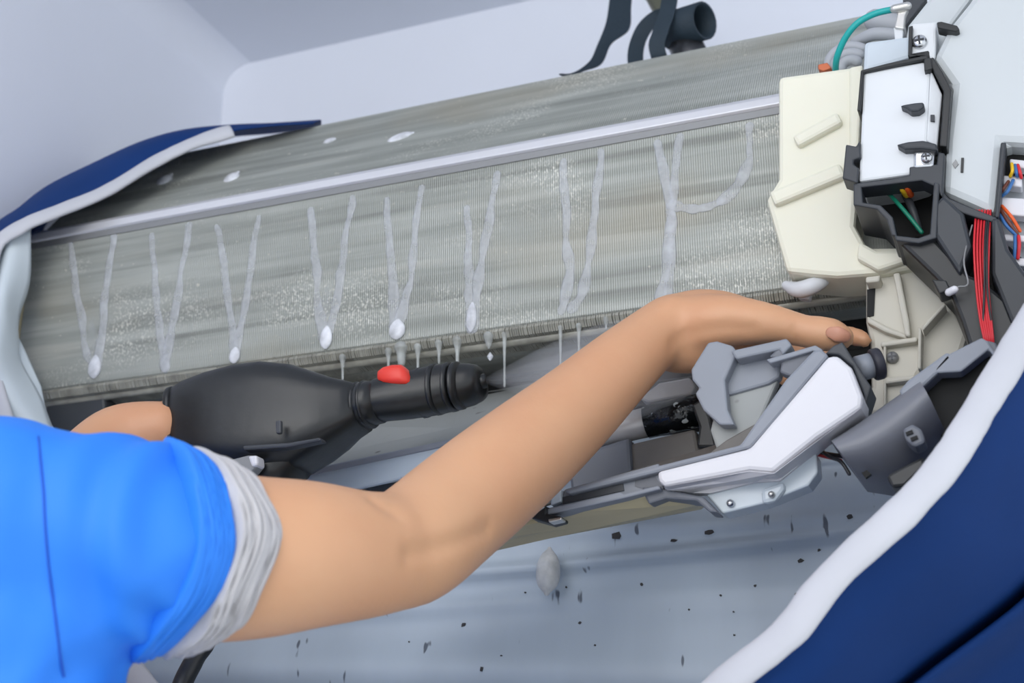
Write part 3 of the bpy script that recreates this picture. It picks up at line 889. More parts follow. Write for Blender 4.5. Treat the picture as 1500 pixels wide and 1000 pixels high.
m1 = [a.lerp(b, 0.33) + Vector((0, -0.012, 0)) for a, b in zip(r0, far)]
m2 = [a.lerp(b, 0.66) for a, b in zip(r0, far)]
grid('outer_cloth', [r0, m1, m2, far], M['navy'], BAG, 8, 26, 0.0012, pleat)
# bottom of the bag, below the frame
bot = [at(178, 960, -.30), at(225, 1020, -.31)] + [at(*p) for p in rimB] + [at(1060, 1003, -.45)]
bot2 = [p + Vector((0.0, 0.06, -0.08)) for p in bot]
bot3 = [Vector((p.x * 0.8 - 0.05, 0.05, 1.22)) for p in bot]
grid('outer_cloth', [bot, bot2, bot3], M['navy'], BAG, 4, 5, 0.0012)


# pale inner liner behind and below the unit
def fold(p, u, v):
    dz = 0
    for (v0, w, a, sl) in ((0.215, 0.008, 0.006, 0.04), (0.30, 0.012, 0.010, 0.03), (0.345, 0.010, 0.008, -0.05), (0.40, 0.014, 0.008, 0.09), (0.50, 0.03, 0.008, 0.05)):
        q = (v - v0 - sl * (u - 0.5) - 0.012 * math.sin(u * 7 + v0 * 30)) / w
        dz += a * math.exp(-q * q) * (0.6 + 0.4 * math.sin(u * 5 + v0 * 50))
    return p + Vector((0, -dz * 1.2 + 0.008 * noise.noise(Vector((u * 6, v * 7, 4))) + 0.004 * math.sin(v * 16 + 2 * math.sin(u * 3)), 0))


LX = [-0.99, -0.8, -0.6, -0.4, -0.2, 0.0, 0.16]
rows = [[Vector((x, -0.08, 1.70)) for x in LX],
        [Vector((x, -0.17, 1.65)) for x in LX],
        [Vector((x, -0.215, 1.59)) for x in LX],
        [Vector((x, -0.22, 1.51)) for x in LX],
        [Vector((x, -0.215, 1.42)) for x in LX],
        [Vector((x, -0.21, 1.30)) for x in LX],
        [Vector((x * 0.85 - 0.05, -0.24, 1.235)) for x in LX],
        [Vector((x * 0.7 - 0.1, -0.34, 1.25)) for x in LX]]
LINER = grid('inner_liner', rows, M['liner'], BAG, 10, 26, 0.0008, fold, 'wet grey-blue liner with dirt specks')
# pale flap at the left end
fl = [[at(-45, 350, -.235), at(0, 340, -.25), at(44, 334, -.243)],
      [at(-55, 430, -.25), at(-5, 430, -.27), at(36, 428, -.235)],
      [at(-60, 510, -.26), at(-5, 515, -.285), at(27, 500, -.235)],
      [at(-60, 590, -.26), at(5, 575, -.275), at(52, 572, -.24)],
      [at(-60, 680, -.26), at(20, 650, -.27), at(90, 650, -.24)]]
grid('liner_flap', fl, M['flap'], BAG, 7, 7, 0.001, lambda p, u, v: p + Vector((0, 0.010 * noise.noise(Vector((u * 3.5, v * 5, 9))), 0)), 'pale cloth flap at the left end of the coil')
fl = [[at(60, 566, -.225), at(30, 500, -.23), at(24, 496, -.235)], [at(70, 610, -.232), at(30, 610, -.25), at(0, 590, -.262)], [at(92, 680, -.24), at(40, 680, -.262), at(-10, 680, -.27)]]
grid('liner_flap', fl, M['flap'], BAG, 7, 7, 0.001)
# flakes of dirt lying on the liner
LV = [v.co.copy() for v in LINER.data.vertices]
bm0 = bmesh.new()
bm0.from_mesh(LINER.data)
from mathutils.bvhtree import BVHTree
LT = BVHTree.FromBMesh(bm0)
bm0.free()


def on_liner(x, y):
    d = (FW * F + RT * (x - 750) + UP * (500 - y)).normalized()
    h = LT.ray_cast(CAM, d)
    return h[0] + Vector((0, -0.0016, 0)) if h[0] else at(x, y, -0.17)


bm = bmesh.new()
for (x, y, r) in ((1173, 822, 7), (905, 785, 12), (1040, 780, 9), (1200, 806, 3), (1167, 870, 4), (1106, 858, 3), (1075, 896, 2), (1010, 893, 2), (988, 792, 6), (1245, 757, 5), (850, 912, 3), (706, 980, 4), (735, 960, 2), (680, 915, 6), (940, 856, 3), (872, 945, 2), (600, 940, 2), (770, 868, 2), (1320, 742, 3), (1056, 872, 3), (1076, 930, 2), (830, 860, 2)):
    P = on_liner(x, y)
    s_ = r * depth(P) / F
    n = random.randint(5, 7)
    rot = random.uniform(0, 6)
    q = []
    for k in range(n):
        an = rot + 2 * math.pi * k / n
        rr_ = s_ * random.uniform(0.45, 1.0)
        q.append(P + Vector((math.cos(an) * rr_, 0, math.sin(an) * rr_ * (0.6 if r > 5 else 1))))
    add_prism(bm, q, (0, 0.0012, 0))
flakes = bm_obj('dirt_flakes', bm, M['dirt'], BAG)
stuff(flakes)

# ------------------------------------------------------------------ straps and pole above the coil
W_ = 0.022
ST = tag(ribbon('webbing_strap', [at(912, -30, 0.06), at(908, 10, 0.05), at(904, 40, 0.04), at(885, 66, 0.02), at(872, 92, 0.0), at(846, 106, -0.03), at(826, 112, -0.06)],
                [Vector((.026, .004, 0.0)), Vector((.026, .004, 0)), Vector((.027, .004, -.008)), Vector((.014, .012, .008)), Vector((.010, .014, .003)), Vector((.006, .016, .010)), Vector((.004, .018, .003))], 0.001, M['strap'], None, 8),
         'dark webbing strap hanging free and trailing left along the coil top', 'strap')
POLE = thing('hanger_pole', 'olive metal pole with dark rubber sleeve slanting above the coil', 'pole', at(1000, 60, 0.0))
tube('pole_tube', [at(940, -40, 0.07), at(1016, 92, 0.0)], 0.0115, M['pole'], POLE, 16, 1)
tube('pole_clamp', [at(1000, 56, 0.01), at(1020, 100, -0.01)], 0.0185, M['dark_metal'], POLE, 16, 1, round_ends=False)
bm = bmesh.new()
cA, cB = at(980, 46, 0.0), at(1032, 30, -0.02)
for (r0_, flip) in ((0.0205, 0), (0.0178, 1)):
    t = (cB - cA).normalized()
    u_ = t.orthogonal().normalized()
    v_ = t.cross(u_)
    A = [bm.verts.new(cA + (u_ * math.cos(2 * math.pi * k / 20) + v_ * math.sin(2 * math.pi * k / 20)) * r0_) for k in range(20)]
    B = [bm.verts.new(cB + (u_ * math.cos(2 * math.pi * k / 20) + v_ * math.sin(2 * math.pi * k / 20)) * r0_) for k in range(20)]
    for k in range(20):
        bm.faces.new((A[k], A[(k + 1) % 20], B[(k + 1) % 20], B[k]))
    if flip:
        for k in range(20):
            bm.faces.new((B[k], B[(k + 1) % 20], PB[(k + 1) % 20], PB[k]))
            bm.faces.new((A[k], A[(k + 1) % 20], PA[(k + 1) % 20], PA[k]))
    PA, PB = A, B
bm_obj('rubber_sleeve', bm, M['strap'], POLE, True, 'dark open rubber sleeve')
tag(ribbon('webbing_strap', [at(985, -30, -0.02), at(978, 15, -0.03), at(968, 45, -0.035), at(962, 65, -0.035), at(966, 85, -0.03), at(975, 110, -0.01)], Vector((0.017, 0.002, -0.002)), 0.001, M['strap'], None, 8),
    'dark webbing strap hanging straight down in front of the pole', 'strap')
tag(ribbon('webbing_strap', [at(990, 16, -0.01), at(965, 22, 0.0), at(945, 40, 0.005), at(933, 66, 0.005), at(931, 92, 0.0), at(938, 120, -0.01)],
           [Vector((.006, .002, -.012)), Vector((.010, .002, -.012)), Vector((.015, .002, -.009)), Vector((.017, .002, -.002)), Vector((.017, .002, .0)), Vector((.017, .002, .002))], 0.001, M['strap'], None, 8),
    'dark webbing strap curving out left of the pole in a loop', 'strap')

# ------------------------------------------------------------------ spray gun
GUN = thing('spray_gun', 'black pressure washer spray gun with red switch aimed under the coil', 'spray gun', at(400, 620, -0.34))
bm = bmesh.new()
loft_px(bm, [(247, 588, 636, .004), (250, 582, 645, .012), (262, 573, 660, .02), (285, 562, 676, .026), (320, 551, 688, .031), (360, 541, 694, .033), (400, 536, 697, .033), (440, 540, 690, .032), (470, 550, 672, .030), (495, 558, 654, .027), (515, 562, 638, .022), (532, 566, 628, .019)], -0.36, -0.335, 32, 3.6)
bm_obj('gun_body', bm, M['gun'], GUN, True)
bm = bmesh.new()
loft_px(bm, [(258, 573, 664, .0205, 262), (261, 571, 668, .0225, 265), (265, 570, 668, .0225, 269), (268, 571, 666, .0215, 272)], -0.3595, -0.359, 32, 3.6)
bm_obj('end_cap_seam', bm, M['gun'], GUN, True)
bm = bmesh.new()
loft_px(bm, [(300, 640, 720, .02), (350, 650, 745, .022), (400, 640, 735, .022), (440, 630, 700, .02)], -0.355, -0.345, 20, 2.5)
bm_obj('trigger_guard', bm, M['gun'], GUN, True)
bm = bmesh.new()
loft_px(bm, [(526, 564, 626, .018), (534, 562, 624, .020), (546, 560, 620, .0205), (556, 560, 618, .0185)], -0.336, -0.333, 24, 2.2)
bm_obj('neck_collar', bm, M['gun'], GUN, True)
bm = bmesh.new()
loft_px(bm, [(540, 566, 616, .016), (556, 556, 616, .018), (600, 545, 612, .0185), (640, 536, 606, .0185), (664, 533, 600, .0185), (690, 534, 592, .0175), (701, 536, 586, .0165), (705, 539, 582, .0150), (706, 546, 575, .011)], -0.334, -0.31, 24, 2.2)
bm_obj('barrel', bm, M['gun'], GUN, True)
for (x, t, b) in ((620, 541, 610), (640, 536, 606), (662, 533, 601), (672, 533, 598)):
    bm = bmesh.new()
    loft_px(bm, [(x - 4, t + 1, b - 1, .0185), (x - 2.5, t - 1, b + 1, .0193), (x + 2.5, t - 2, b, .0193), (x + 4, t, b - 2, .0185)], -0.322, -0.320, 24, 2.2)
    bm_obj('grip_ring', bm, M['gun'], GUN, True)
for (x, t, b) in ((530, 563, 628), (540, 561, 624)):
    bm = bmesh.new()
    loft_px(bm, [(x - 3, t, b, .020), (x, t - 2, b + 2, .0215), (x + 3, t, b, .020)], -0.335, -0.334, 24, 2.2)
    bm_obj('neck_ring', bm, M['gun'], GUN, True)
bm = bmesh.new()
loft_px(bm, [(556, 550, 557, .004), (560, 545, 562, .0085), (568, 540, 566, .0105), (580, 537, 567.5, .011), (592, 536.5, 567, .0105), (599, 543, 566, .009), (604, 553, 563, .005)], -0.3375, -0.3365, 24, 3.2)
bm_obj('red_switch', bm, M['red_plastic'], GUN, True, 'red sliding switch on the barrel')
tube('nozzle', [at(700, 560, -0.31), at(712, 557, -0.308)], 0.006, M['gun'], GUN, 14, 1, round_ends=False)
slab('body_slot', [(403, 616), (411, 615), (411, 634), (404, 635)], -0.3865, 0.004, M['dark_grey'], GUN, 0.001)
slab('body_ridge', [(355, 652), (420, 648), (468, 640), (470, 645), (420, 655), (356, 659)], -0.3855, 0.01, M['dark_grey'], GUN, 0.0015)
slab('trigger', [(338, 672), (362, 666), (376, 666), (377, 680), (364, 695), (330, 690)], -0.388, 0.012, M['alu_grey'], GUN, 0.002, 'grey trigger lever under the gun body')
slab('trigger_tip', [(362, 667), (376, 666), (377, 681), (368, 684)], -0.3895, 0.012, M['white'], GUN, 0.002)
tube('gun_grip', [at(270, 630, -0.345), at(220, 640, -0.345), at(170, 652, -0.34), at(120, 668, -0.335)], [0.017, 0.0165, 0.016, 0.016], M['gun'], GUN, 14)
tube('hose', [at(120, 668, -0.335), at(70, 720, -0.33), at(100, 820, -0.34), at(220, 880, -0.36), at(300, 925, -0.37), at(285, 965, -0.375), at(264, 1010, -0.38), at(230, 1120, -0.40), at(200, 1400, -0.45)], 0.0075, M['black'], GUN, 12, 6, 'black pressure hose behind the sleeve')

# ------------------------------------------------------------------ water
drips = [(502, 527, 556, 3.2, 'thin water drip under the coil above the gun neck'), (569, 518, 541, 3.4, 'short water drip just left of the red switch'),
         (588, 514, 536, 6.5, 'fat water drop bulging under the coil above the red switch'), (612, 512, 541, 3.6, 'water drip under the coil right of the red switch'),
         (643, 506, 532, 3.6, 'water drip above the ringed middle of the gun barrel'), (670, 503, 532, 4.6, 'thick water drip above the tip of the gun barrel'),
         (716, 497, 509, 5.0, 'small round drop at the coil edge right of the nozzle'), (739, 494, 566, 2.8, 'long thin water thread in front of the spray mist'),
         (821, 484, 562, 2.4, 'long water thread left of the last one before the arm'), (848, 481, 524, 2.8, 'rightmost water thread ending at the forearm'),
         (888, 470, 482, 3.0, 'tiny drop at the coil edge just above the forearm')]
for (x, y0, y1, r, lab) in drips:
    Y = YF + 0.001
    k = depth(at(x, y0, Y)) / F
    fat = r > 4.9
    pts = [at(x, y0 - 4, Y), at(x, y0 + 3, Y), at(x, (y0 + y1) / 2, Y), at(x, y1 - 3, Y), at(x, y1, Y)]
    rad = [r * 1.7 * k, r * 1.1 * k, r * (0.95 if fat else 0.62) * k, r * (0.8 if fat else 0.55) * k, r * 0.35 * k]
    tag(tube('water_drip', pts, rad, M['water'], None, 12, 4, None), lab, 'drip', 'drips under the coil')
tag(tube('water_drop', [at(718, 517, -0.2), at(718, 522, -0.2), at(718, 526, -0.2)], [0.0008, 0.0028, 0.0014], M['foam_thick'], None, 10, 3), 'small falling drop just right of the spray nozzle', 'drop')
tag(tube('water_drop', [at(805 - 0.5 * q, 804 + 8 * q, -0.235) for q in range(9)], [0.0095 * f for f in (0.2, 0.62, 0.85, 0.97, 1.0, 1.0, 0.93, 0.72, 0.25)], M['drop'], None, 16, 3), 'large pale falling drop below the forearm in front of the liner', 'drop')

streaks = [
    ([(103, 357), (108, 400), (116, 450), (126, 510), (138, 542)], [(166, 347), (160, 400), (153, 450), (148, 500), (140, 542)], (138, 537, 11, 17), 'V-shaped foam streak nearest the left end of the coil'),
    ([(222, 345), (226, 400), (230, 450), (237, 500), (241, 538)], [(277, 330), (269, 380), (260, 430), (252, 480), (243, 538)], None, 'V-shaped foam streak second from the left end of the coil'),
    ([(317, 332), (326, 370), (334, 430), (340, 480), (343, 520)], [(380, 318), (370, 370), (362, 430), (353, 480), (345, 520)], (343, 520, 9, 12), 'V-shaped foam streak above the rear of the gun body'),
    ([(455, 308), (460, 350), (463, 400), (465, 450), (474, 494)], [(516, 290), (506, 350), (499, 400), (492, 450), (479, 494)], (477, 494, 10, 17), 'V-shaped foam streak above the gun neck'),
    ([(565, 292), (570, 340), (575, 400), (577, 450), (579, 482)], [(618, 275), (609, 340), (602, 400), (595, 440), (583, 482)], (581, 482, 13, 15), 'V-shaped foam streak ending in a blob above the red switch'),
    ([(684, 305), (686, 350), (687, 400), (688, 440), (689, 480)], [(729, 255), (717, 320), (706, 380), (700, 430), (692, 480)], (690, 464, 8, 22), 'V-shaped foam streak above the gun muzzle'),
    ([(826, 236), (828, 290), (830, 350), (834, 400), (822, 455)], [(880, 222), (874, 290), (866, 350), (856, 420), (838, 452)], None, 'foam streak pair curling into a hook above the forearm'),
    ([(963, 210), (970, 250), (980, 300), (984, 360), (978, 430)], [(996, 200), (990, 250), (984, 310), (978, 380), (968, 436)], None, 'X-shaped foam streak above the wrist'),
    ([(1098, 185), (1099, 215), (1095, 245), (1080, 272), (1058, 294)], [(1058, 294), (1040, 302), (1020, 306), (1000, 304), (985, 300)], None, 'curved foam streak left of the cream cover'),
]
for (a, b, blob, lab) in streaks:
    bm = bmesh.new()
    for li, line in enumerate((a, b)):
        fine = spline([Vector((x, y, 0)) for x, y in line], 4)
        sd_ = random.uniform(0, 50)
        pts, rad = [], []
        for q, v in enumerate(fine):
            f = q / (len(fine) - 1)
            pts.append(at(v.x + 3.0 * noise.noise(Vector((q * 0.4, sd_, 0))), v.y, YF - 0.0008 - 0.0001 * li))
            rad.append(0.0042 * (1 + 0.55 * noise.noise(Vector((q * 0.55, sd_, 4)))) * (0.8 + 0.45 * f))
        add_tube(bm, pts, rad, 10, 3, True, (Vector((0, 1, 0)), 0.14))
    t = thing('foam_streak', lab, 'foam', at(a[-1][0], a[-1][1], YF), 'foam streaks on the coil')
    bm_obj('foam_film', bm, M['foam'], t, True)
    if lab.startswith('V'):
        bm = bmesh.new()
        xa, ya = (a[2][0] + b[2][0]) / 2, (a[2][1] + b[2][1]) / 2
        hw = abs(b[2][0] - a[2][0]) / 2
        k = depth(at(xa, ya, YF)) / F
        add_tube(bm, [at(xa, ya + 20, YF - .0006), at((xa + a[3][0]) / 2 + 4, (a[3][1] + ya) / 2 + 20, YF - .0007), at((a[3][0] + b[3][0]) / 2, a[3][1] + 4, YF - .0008), at(a[4][0] + 2, a[4][1] + 2, YF - .0008)], [hw * .3 * k, hw * 0.55 * k, hw * 0.62 * k, 7 * k], 14, 5, True, (Vector((0, 1, 0)), 0.06))
        bm_obj('foam_haze', bm, M['foam_haze'], t, True)
    if blob:
        x, y, rx, ry = blob
        bm = bmesh.new()
        k = depth(at(x, y, YF)) / F
        prof_b = [0.15, 0.55, 0.8, 0.95, 1.0, 1.0, 0.92, 0.7, 0.2]
        add_tube(bm, [at(x + 2 - q * 0.3, y - ry + 2.0 * ry * q / 8, YF - .002) for q in range(9)], [rx * f * k for f in prof_b], 14, 3, False, (Vector((0, 1, 0)), 0.4))
        bm_obj('foam_blob', bm, M['foam_thick'], t, True)
sl = (TZ - RZ) / 0.11
for (x, y, x2, y2, r, lab) in ((232, 276, 250, 256, 14, 'foam puff on the sloping coil top nearest the left rim'), (330, 272, 348, 253, 13, 'foam puff on the sloping coil top above the second streak'),
                               (474, 210, 494, 204, 9, 'small foam puff on the coil top left of the long one'), (566, 210, 604, 195, 12, 'long bright foam puff in the middle of the coil top')):
    Yp = -0.2
    for _ in range(30):      # slide along the sight line until the slope is reached
        p = at((x + x2) / 2, (y + y2) / 2, Yp)
        Yp = YF + (p.z - RZ) / sl
    k = depth(p) / F
    bm = bmesh.new()
    pa, pb = at(x, y, Yp), at(x2, y2, Yp + 0.004)
    add_tube(bm, [pa.lerp(pb, q / 6) for q in range(7)], [r * f * k for f in (0.3, 0.8, 0.97, 1.0, 0.97, 0.8, 0.3)], 14, 3, True, (Vector((0, -math.sin(math.atan(sl)), math.cos(math.atan(sl)))), 0.45))
    tag(bm_obj('foam_puff', bm, M['foam_thick'], None, True), lab, 'foam', 'foam puffs on the coil top')

# the spray: a thin mist cone from the nozzle
vm = bpy.data.materials.new('mist')
vm.use_nodes = True
nt = vm.node_tree
nt.nodes.remove(nt.nodes['Principled BSDF'])
vs = nt.nodes.new('ShaderNodeVolumeScatter')
vs.inputs['Color'].default_value = (0.95, 0.97, 1, 1)
vs.inputs['Density'].default_value = 15.0
nt.links.new(vs.outputs[0], nt.nodes['Material Output'].inputs['Volume'])
SP = thing('spray_mist', 'pale mist of water sprayed from the gun nozzle', 'mist', at(710, 557, -0.308))
for (spread, name) in ((1.0, 'mist_cone'), (0.6, 'mist_core')):
    bm = bmesh.new()
    tip, e = at(711, 557, -0.308), at(960, 536, -0.255)
    pts = [tip.lerp(e, t) for t in (0, 0.15, 0.35, 0.6, 0.85, 1)]
    add_tube(bm, pts, [r * spread for r in (0.003, 0.012, 0.024, 0.036, 0.042, 0.036)], 16, 4, True, (Vector((0, 1, 0)), 0.5))
    bm_obj(name, bm, vm, SP, True)

# ------------------------------------------------------------------ person
PER = thing('person', 'person in a blue shirt with rolled grey cuff reaching right arm under the coil', 'person', (-0.8, -0.6, 0))
B = bmesh.new()


def limb(pts, seg=24, n=5, flat=None):
    add_tube(B, [p for p, r in pts], [r for p, r in pts], seg, n, True, flat)


def ap(x, y, Y, rpx):
    p = at(x, y, Y)
    return (p, rpx * depth(p) / F)


# right arm: shoulder, upper arm, elbow, forearm, wrist
limb([ap(20, 785, -.66, 100), ap(150, 800, -.64, 128), ap(260, 812, -.615, 128), ap(365, 816, -.59, 120), ap(450, 812, -.565, 109), ap(530, 812, -.53, 94), ap(585, 806, -.50, 86)])
limb([ap(560, 812, -.515, 86), ap(606, 796, -.49, 88), ap(660, 752, -.455, 86), ap(715, 706, -.425, 83), ap(780, 652, -.39, 76), ap(845, 596, -.355, 66), ap(905, 540, -.325, 56), ap(950, 500, -.300, 48), ap(985, 474, -.285, 45)])
limb([ap(598, 828, -.49, 62), ap(610, 838, -.485, 50)], n=2)
# hand: palm, thumb root, thumb, four fingers curling behind the pan
limb([ap(975, 480, -.285, 44), ap(1020, 468, -.275, 45), ap(1060, 470, -.265, 44), ap(1100, 478, -.25, 38)])
limb([ap(985, 500, -.280, 46), ap(1012, 506, -.275, 42), ap(1060, 506, -.262, 34)])
limb([ap(1010, 476, -.285, 44), ap(1060, 470, -.29, 40), ap(1110, 472, -.29, 33), ap(1150, 478, -.287, 27), ap(1178, 485, -.285, 24.5), ap(1200, 488, -.285, 26), ap(1222, 491, -.284, 25), ap(1236, 494, -.283, 18)])
for (pts) in ([(1090, 476, -.245, 20), (1150, 478, -.225, 18), (1205, 488, -.225, 16.5), (1248, 492, -.235, 15), (1266, 498, -.24, 13)],
              [(1085, 490, -.235, 20), (1140, 494, -.215, 18), (1190, 508, -.22, 16), (1218, 528, -.235, 14)],
              [(1075, 500, -.23, 19), (1125, 508, -.212, 17), (1165, 524, -.22, 15.5), (1185, 546, -.235, 13.5)],
              [(1062, 508, -.23, 17), (1105, 522, -.215, 15), (1135, 538, -.22, 13.5), (1150, 556, -.232, 12)]):
    limb([ap(*p) for p in pts], 14, 4)
# left arm and hand on the grip
SHL = Vector((-0.90, -0.44, 1.46))
EL = Vector((-0.78, -0.40, 1.25))
HL = at(165, 640, -0.375)
limb([(Vector((-0.88, -0.50, 1.47)), .055), (SHL, .055), (SHL.lerp(EL, .5), .048), (EL, .041)])
limb([(EL, .041), (EL.lerp(at(120, 680, -.365), .35), .042), (EL.lerp(at(120, 680, -.365), .75), .032), (at(120, 680, -.365), .026)])
limb([(at(120, 676, -.37), .025), (at(165, 645, -.372), .027), (at(205, 634, -.372), .026), (at(236, 626, -.37), .022)])
for i, (x, y) in enumerate(((238, 620), (218, 632), (196, 643), (174, 654))):
    limb([(at(x - 2, y - 6, -.372), .011), (at(x + 4, y - 16, -.355), .0105), (at(x + 5, y - 14, -.333), .010), (at(x + 3, y + 2, -.318), .0095), (at(x, y + 16, -.322), .0085)], 12, 4)
limb([(at(190, 640, -.372), .016), (at(222, 634, -.372), .015), (at(240, 630, -.365), .013), (at(262, 636, -.345), .0105)], 12, 4)
# torso, neck, head, legs
NECK = Vector((-0.80, -0.60, 1.52))
HIP = Vector((-0.78, -0.62, 0.92))
dS = (Vector((-0.90, -0.46, 1.45)) - at(20, 785, -.66)).normalized()
ftor = Vector((dS.y, -dS.x, 0)).normalized()
limb([(at(20, 785, -.66), .056), ((at(20, 785, -.66) + SHL) / 2, .072), (SHL, .054)])
limb([(Vector((-0.79, -0.60, 1.42)), .125), (Vector((-0.80, -0.61, 1.30)), .135), (Vector((-0.80, -0.62, 1.12)), .12), (HIP, .13)], 28, 5)
limb([(Vector((-0.79, -0.60, 1.45)), .062), (Vector((-0.825, -0.63, 1.54)), .052), (Vector((-0.835, -0.63, 1.60)), .052)])
HD = Vector((-0.84, -0.635, 1.69))
limb([(HD + Vector((0.0, 0, -.06)), .062), (HD + Vector((-.005, 0, 0)), .078), (HD + Vector((-.012, 0, .045)), .076)], 28)
limb([(HD + ftor * 0.035 + Vector((0, 0, -.075)), .032), (HD + ftor * .06 + Vector((0, 0, -.08)), .022)], 16, 3)
limb([(HD + ftor * 0.078 + Vector((0, 0, 0.01)), .007), (HD + ftor * .094 + Vector((0, 0, -.022)), .011)], 12, 3)
for s in (-1, 1):
    e = HD + dS * s * 0.078 + Vector((0, 0, -.01))
    limb([(e + Vector((0, 0, .022)), .012), (e + dS * s * .006, .014), (e + Vector((0, 0, -.024)), .009)], 12, 3)
    hp = HIP + dS * s * 0.085
    kn = Vector((hp.x + 0.03, hp.y, 0.5))
    an = Vector((hp.x, hp.y, 0.08))
    limb([(hp, .085), (hp.lerp(kn, .5), .072), (kn, .054), (kn.lerp(an, .35), .053), (an, .036)], 20, 4)
    limb([(an + Vector((0, 0, -.035)), .034), (an + ftor * .09 + Vector((0, 0, -.045)), .032), (an + ftor * .16 + Vector((0, 0, -.055)), .022)], 16, 3)
body = bm_obj('body', B, M['skin'], None, True)
md = body.modifiers.new('remesh', 'REMESH')
md.mode = 'VOXEL'
md.voxel_size = 0.0036
sm = body.modifiers.new('smooth', 'SMOOTH')
sm.factor = 0.5
sm.iterations = 7
dg = bpy.context.evaluated_depsgraph_get()
me = bpy.data.meshes.new_from_object(body.evaluated_get(dg))
body.modifiers.clear()
body.data = me
me.polygons.foreach_set('use_smooth', [True] * len(me.polygons))
from mathutils.bvhtree import BVHTree
BT = BVHTree.FromPolygons([v.co for v in me.vertices], [tuple(p.vertices) for p in me.polygons])


def seen(tree, x, y):
    d = (FW * F + RT * (x - 750) + UP * (500 - y)).normalized()
    return tree.ray_cast(CAM, d)[0]


FUR = []
for line, dp, wd in (([(600, 812), (640, 803), (680, 790), (715, 776)], 0.0028, 0.006), ([(548, 733), (560, 742), (580, 752)], 0.0016, 0.005),
                     ([(1163, 478), (1161, 488), (1165, 500)], 0.0012, 0.0016), ([(1168, 480), (1167, 490), (1171, 502)], 0.0008, 0.0014), ([(985, 505), (1010, 488), (1060, 480), (1100, 482)], 0.0020, 0.006),
                     ([(985, 430), (988, 440), (986, 450)], -0.0022, 0.007)):
    pts = [seen(BT, x, y) for x, y in line]
    pts = [p for p in pts if p]
    if len(pts) > 1:
        FUR.append((spline(pts, 6), dp, wd))
nr = [v.normal.copy() for v in me.vertices]
for pts, dp, wd in FUR:
    lo = [min(p[k] for p in pts) - 3 * wd for k in range(3)]
    hi = [max(p[k] for p in pts) + 3 * wd for k in range(3)]
    for v, n_ in zip(me.vertices, nr):
        c = v.co
        if lo[0] < c.x < hi[0] and lo[1] < c.y < hi[1] and lo[2] < c.z < hi[2]:
            d2 = min((c - p).length_squared for p in pts)
            v.co = c - n_ * dp * math.exp(-d2 / (wd * wd))
me.update()
body.parent = PER
body.matrix_parent_inverse = Matrix.Translation(-LOCS['person'])


def voxel(o, size, it, disp=None):
    md = o.modifiers.new('remesh', 'REMESH')
    md.mode = 'VOXEL'
    md.voxel_size = size
    sm = o.modifiers.new('smooth', 'SMOOTH')
    sm.factor = 0.5
    sm.iterations = it
    dg = bpy.context.evaluated_depsgraph_get()
    me = bpy.data.meshes.new_from_object(o.evaluated_get(dg))
    o.modifiers.clear()
    if disp:
        nrm = [v.normal.copy() for v in me.vertices]
        for v, n_ in zip(me.vertices, nrm):
            v.co = v.co + n_ * disp(v.co)
    o.data = me
    me.polygons.foreach_set('use_smooth', [True] * len(me.polygons))
    return o


# thumb nail
th = at(1221, 489, -.284)
bm = bmesh.new()
add_tube(bm, [at(1218, 487, -.2972), at(1226, 489, -.2970), at(1236, 492, -.2935)], [0.0044, 0.0056, 0.0050], 14, 4, True, (Vector((0.1, 1, 0.25)).normalized(), 0.2))
bm_obj('thumb_nail', bm, M['nail'], PER, True, 'pink thumb nail')
# head details
def face(side, up):
    return BT.ray_cast(HD + ftor * 0.3 + dS * side + Vector((0, 0, up)), -ftor)[0] or HD


for s in (-1, 1):
    e = face(s * 0.03, 0.012)
    tube('eye', [e - ftor * 0.006, e - ftor * 0.0045], 0.0085, M['white'], PER, 14, 1)
    tube('iris', [e + ftor * 0.002, e + ftor * 0.0035], 0.004, M['hair'], PER, 12, 1)
    tube('eyebrow', [face(s * 0.016, 0.030), face(s * 0.03, 0.034), face(s * 0.043, 0.029)], 0.0028, M['hair'], PER, 8, 4)
tube('mouth', [face(-0.02, -0.056), face(0, -0.056), face(0.02, -0.056)], 0.004, M['nail'], PER, 8, 4)
bm = bmesh.new()
add_tube(bm, [HD - ftor * .022 + Vector((0, 0, -.03)), HD - ftor * .014 + Vector((0, 0, .02)), HD - ftor * .006 + Vector((0, 0, .062))], [0.06, 0.086, 0.072], 24, 5)
bm_obj('hair', bm, M['hair'], PER, True, 'short black hair')

# shirt: sleeve and torso
B = bmesh.new()
limb([ap(-30, 780, -.68, 150), ap(30, 785, -.665, 166), ap(110, 790, -.65, 170), ap(190, 800, -.635, 164), ap(255, 806, -.62, 152), ap(300, 808, -.61, 138), ap(322, 812, -.605, 122)], 36, 6)
limb([(at(0, 785, -.67), .068), ((at(20, 785, -.66) + SHL) / 2 + Vector((0, 0, -.005)), .088), (SHL, .066)])
limb([(Vector((-0.795, -0.60, 1.42)), .15), (Vector((-0.80, -0.61, 1.30)), .16), (Vector((-0.80, -0.62, 1.12)), .147), (Vector((-0.79, -0.62, 0.90)), .15)], 28, 5)
limb([(SHL, .066), (SHL.lerp(EL, .5), .062)])
limb([ap(0, 800, -.665, 160), ap(40, 960, -.66, 150), ap(20, 1150, -.66, 150)], 30, 5)
shirt = bm_obj('shirt', B, M['shirt'], PER, True, 'bright blue shirt with a loose sleeve')


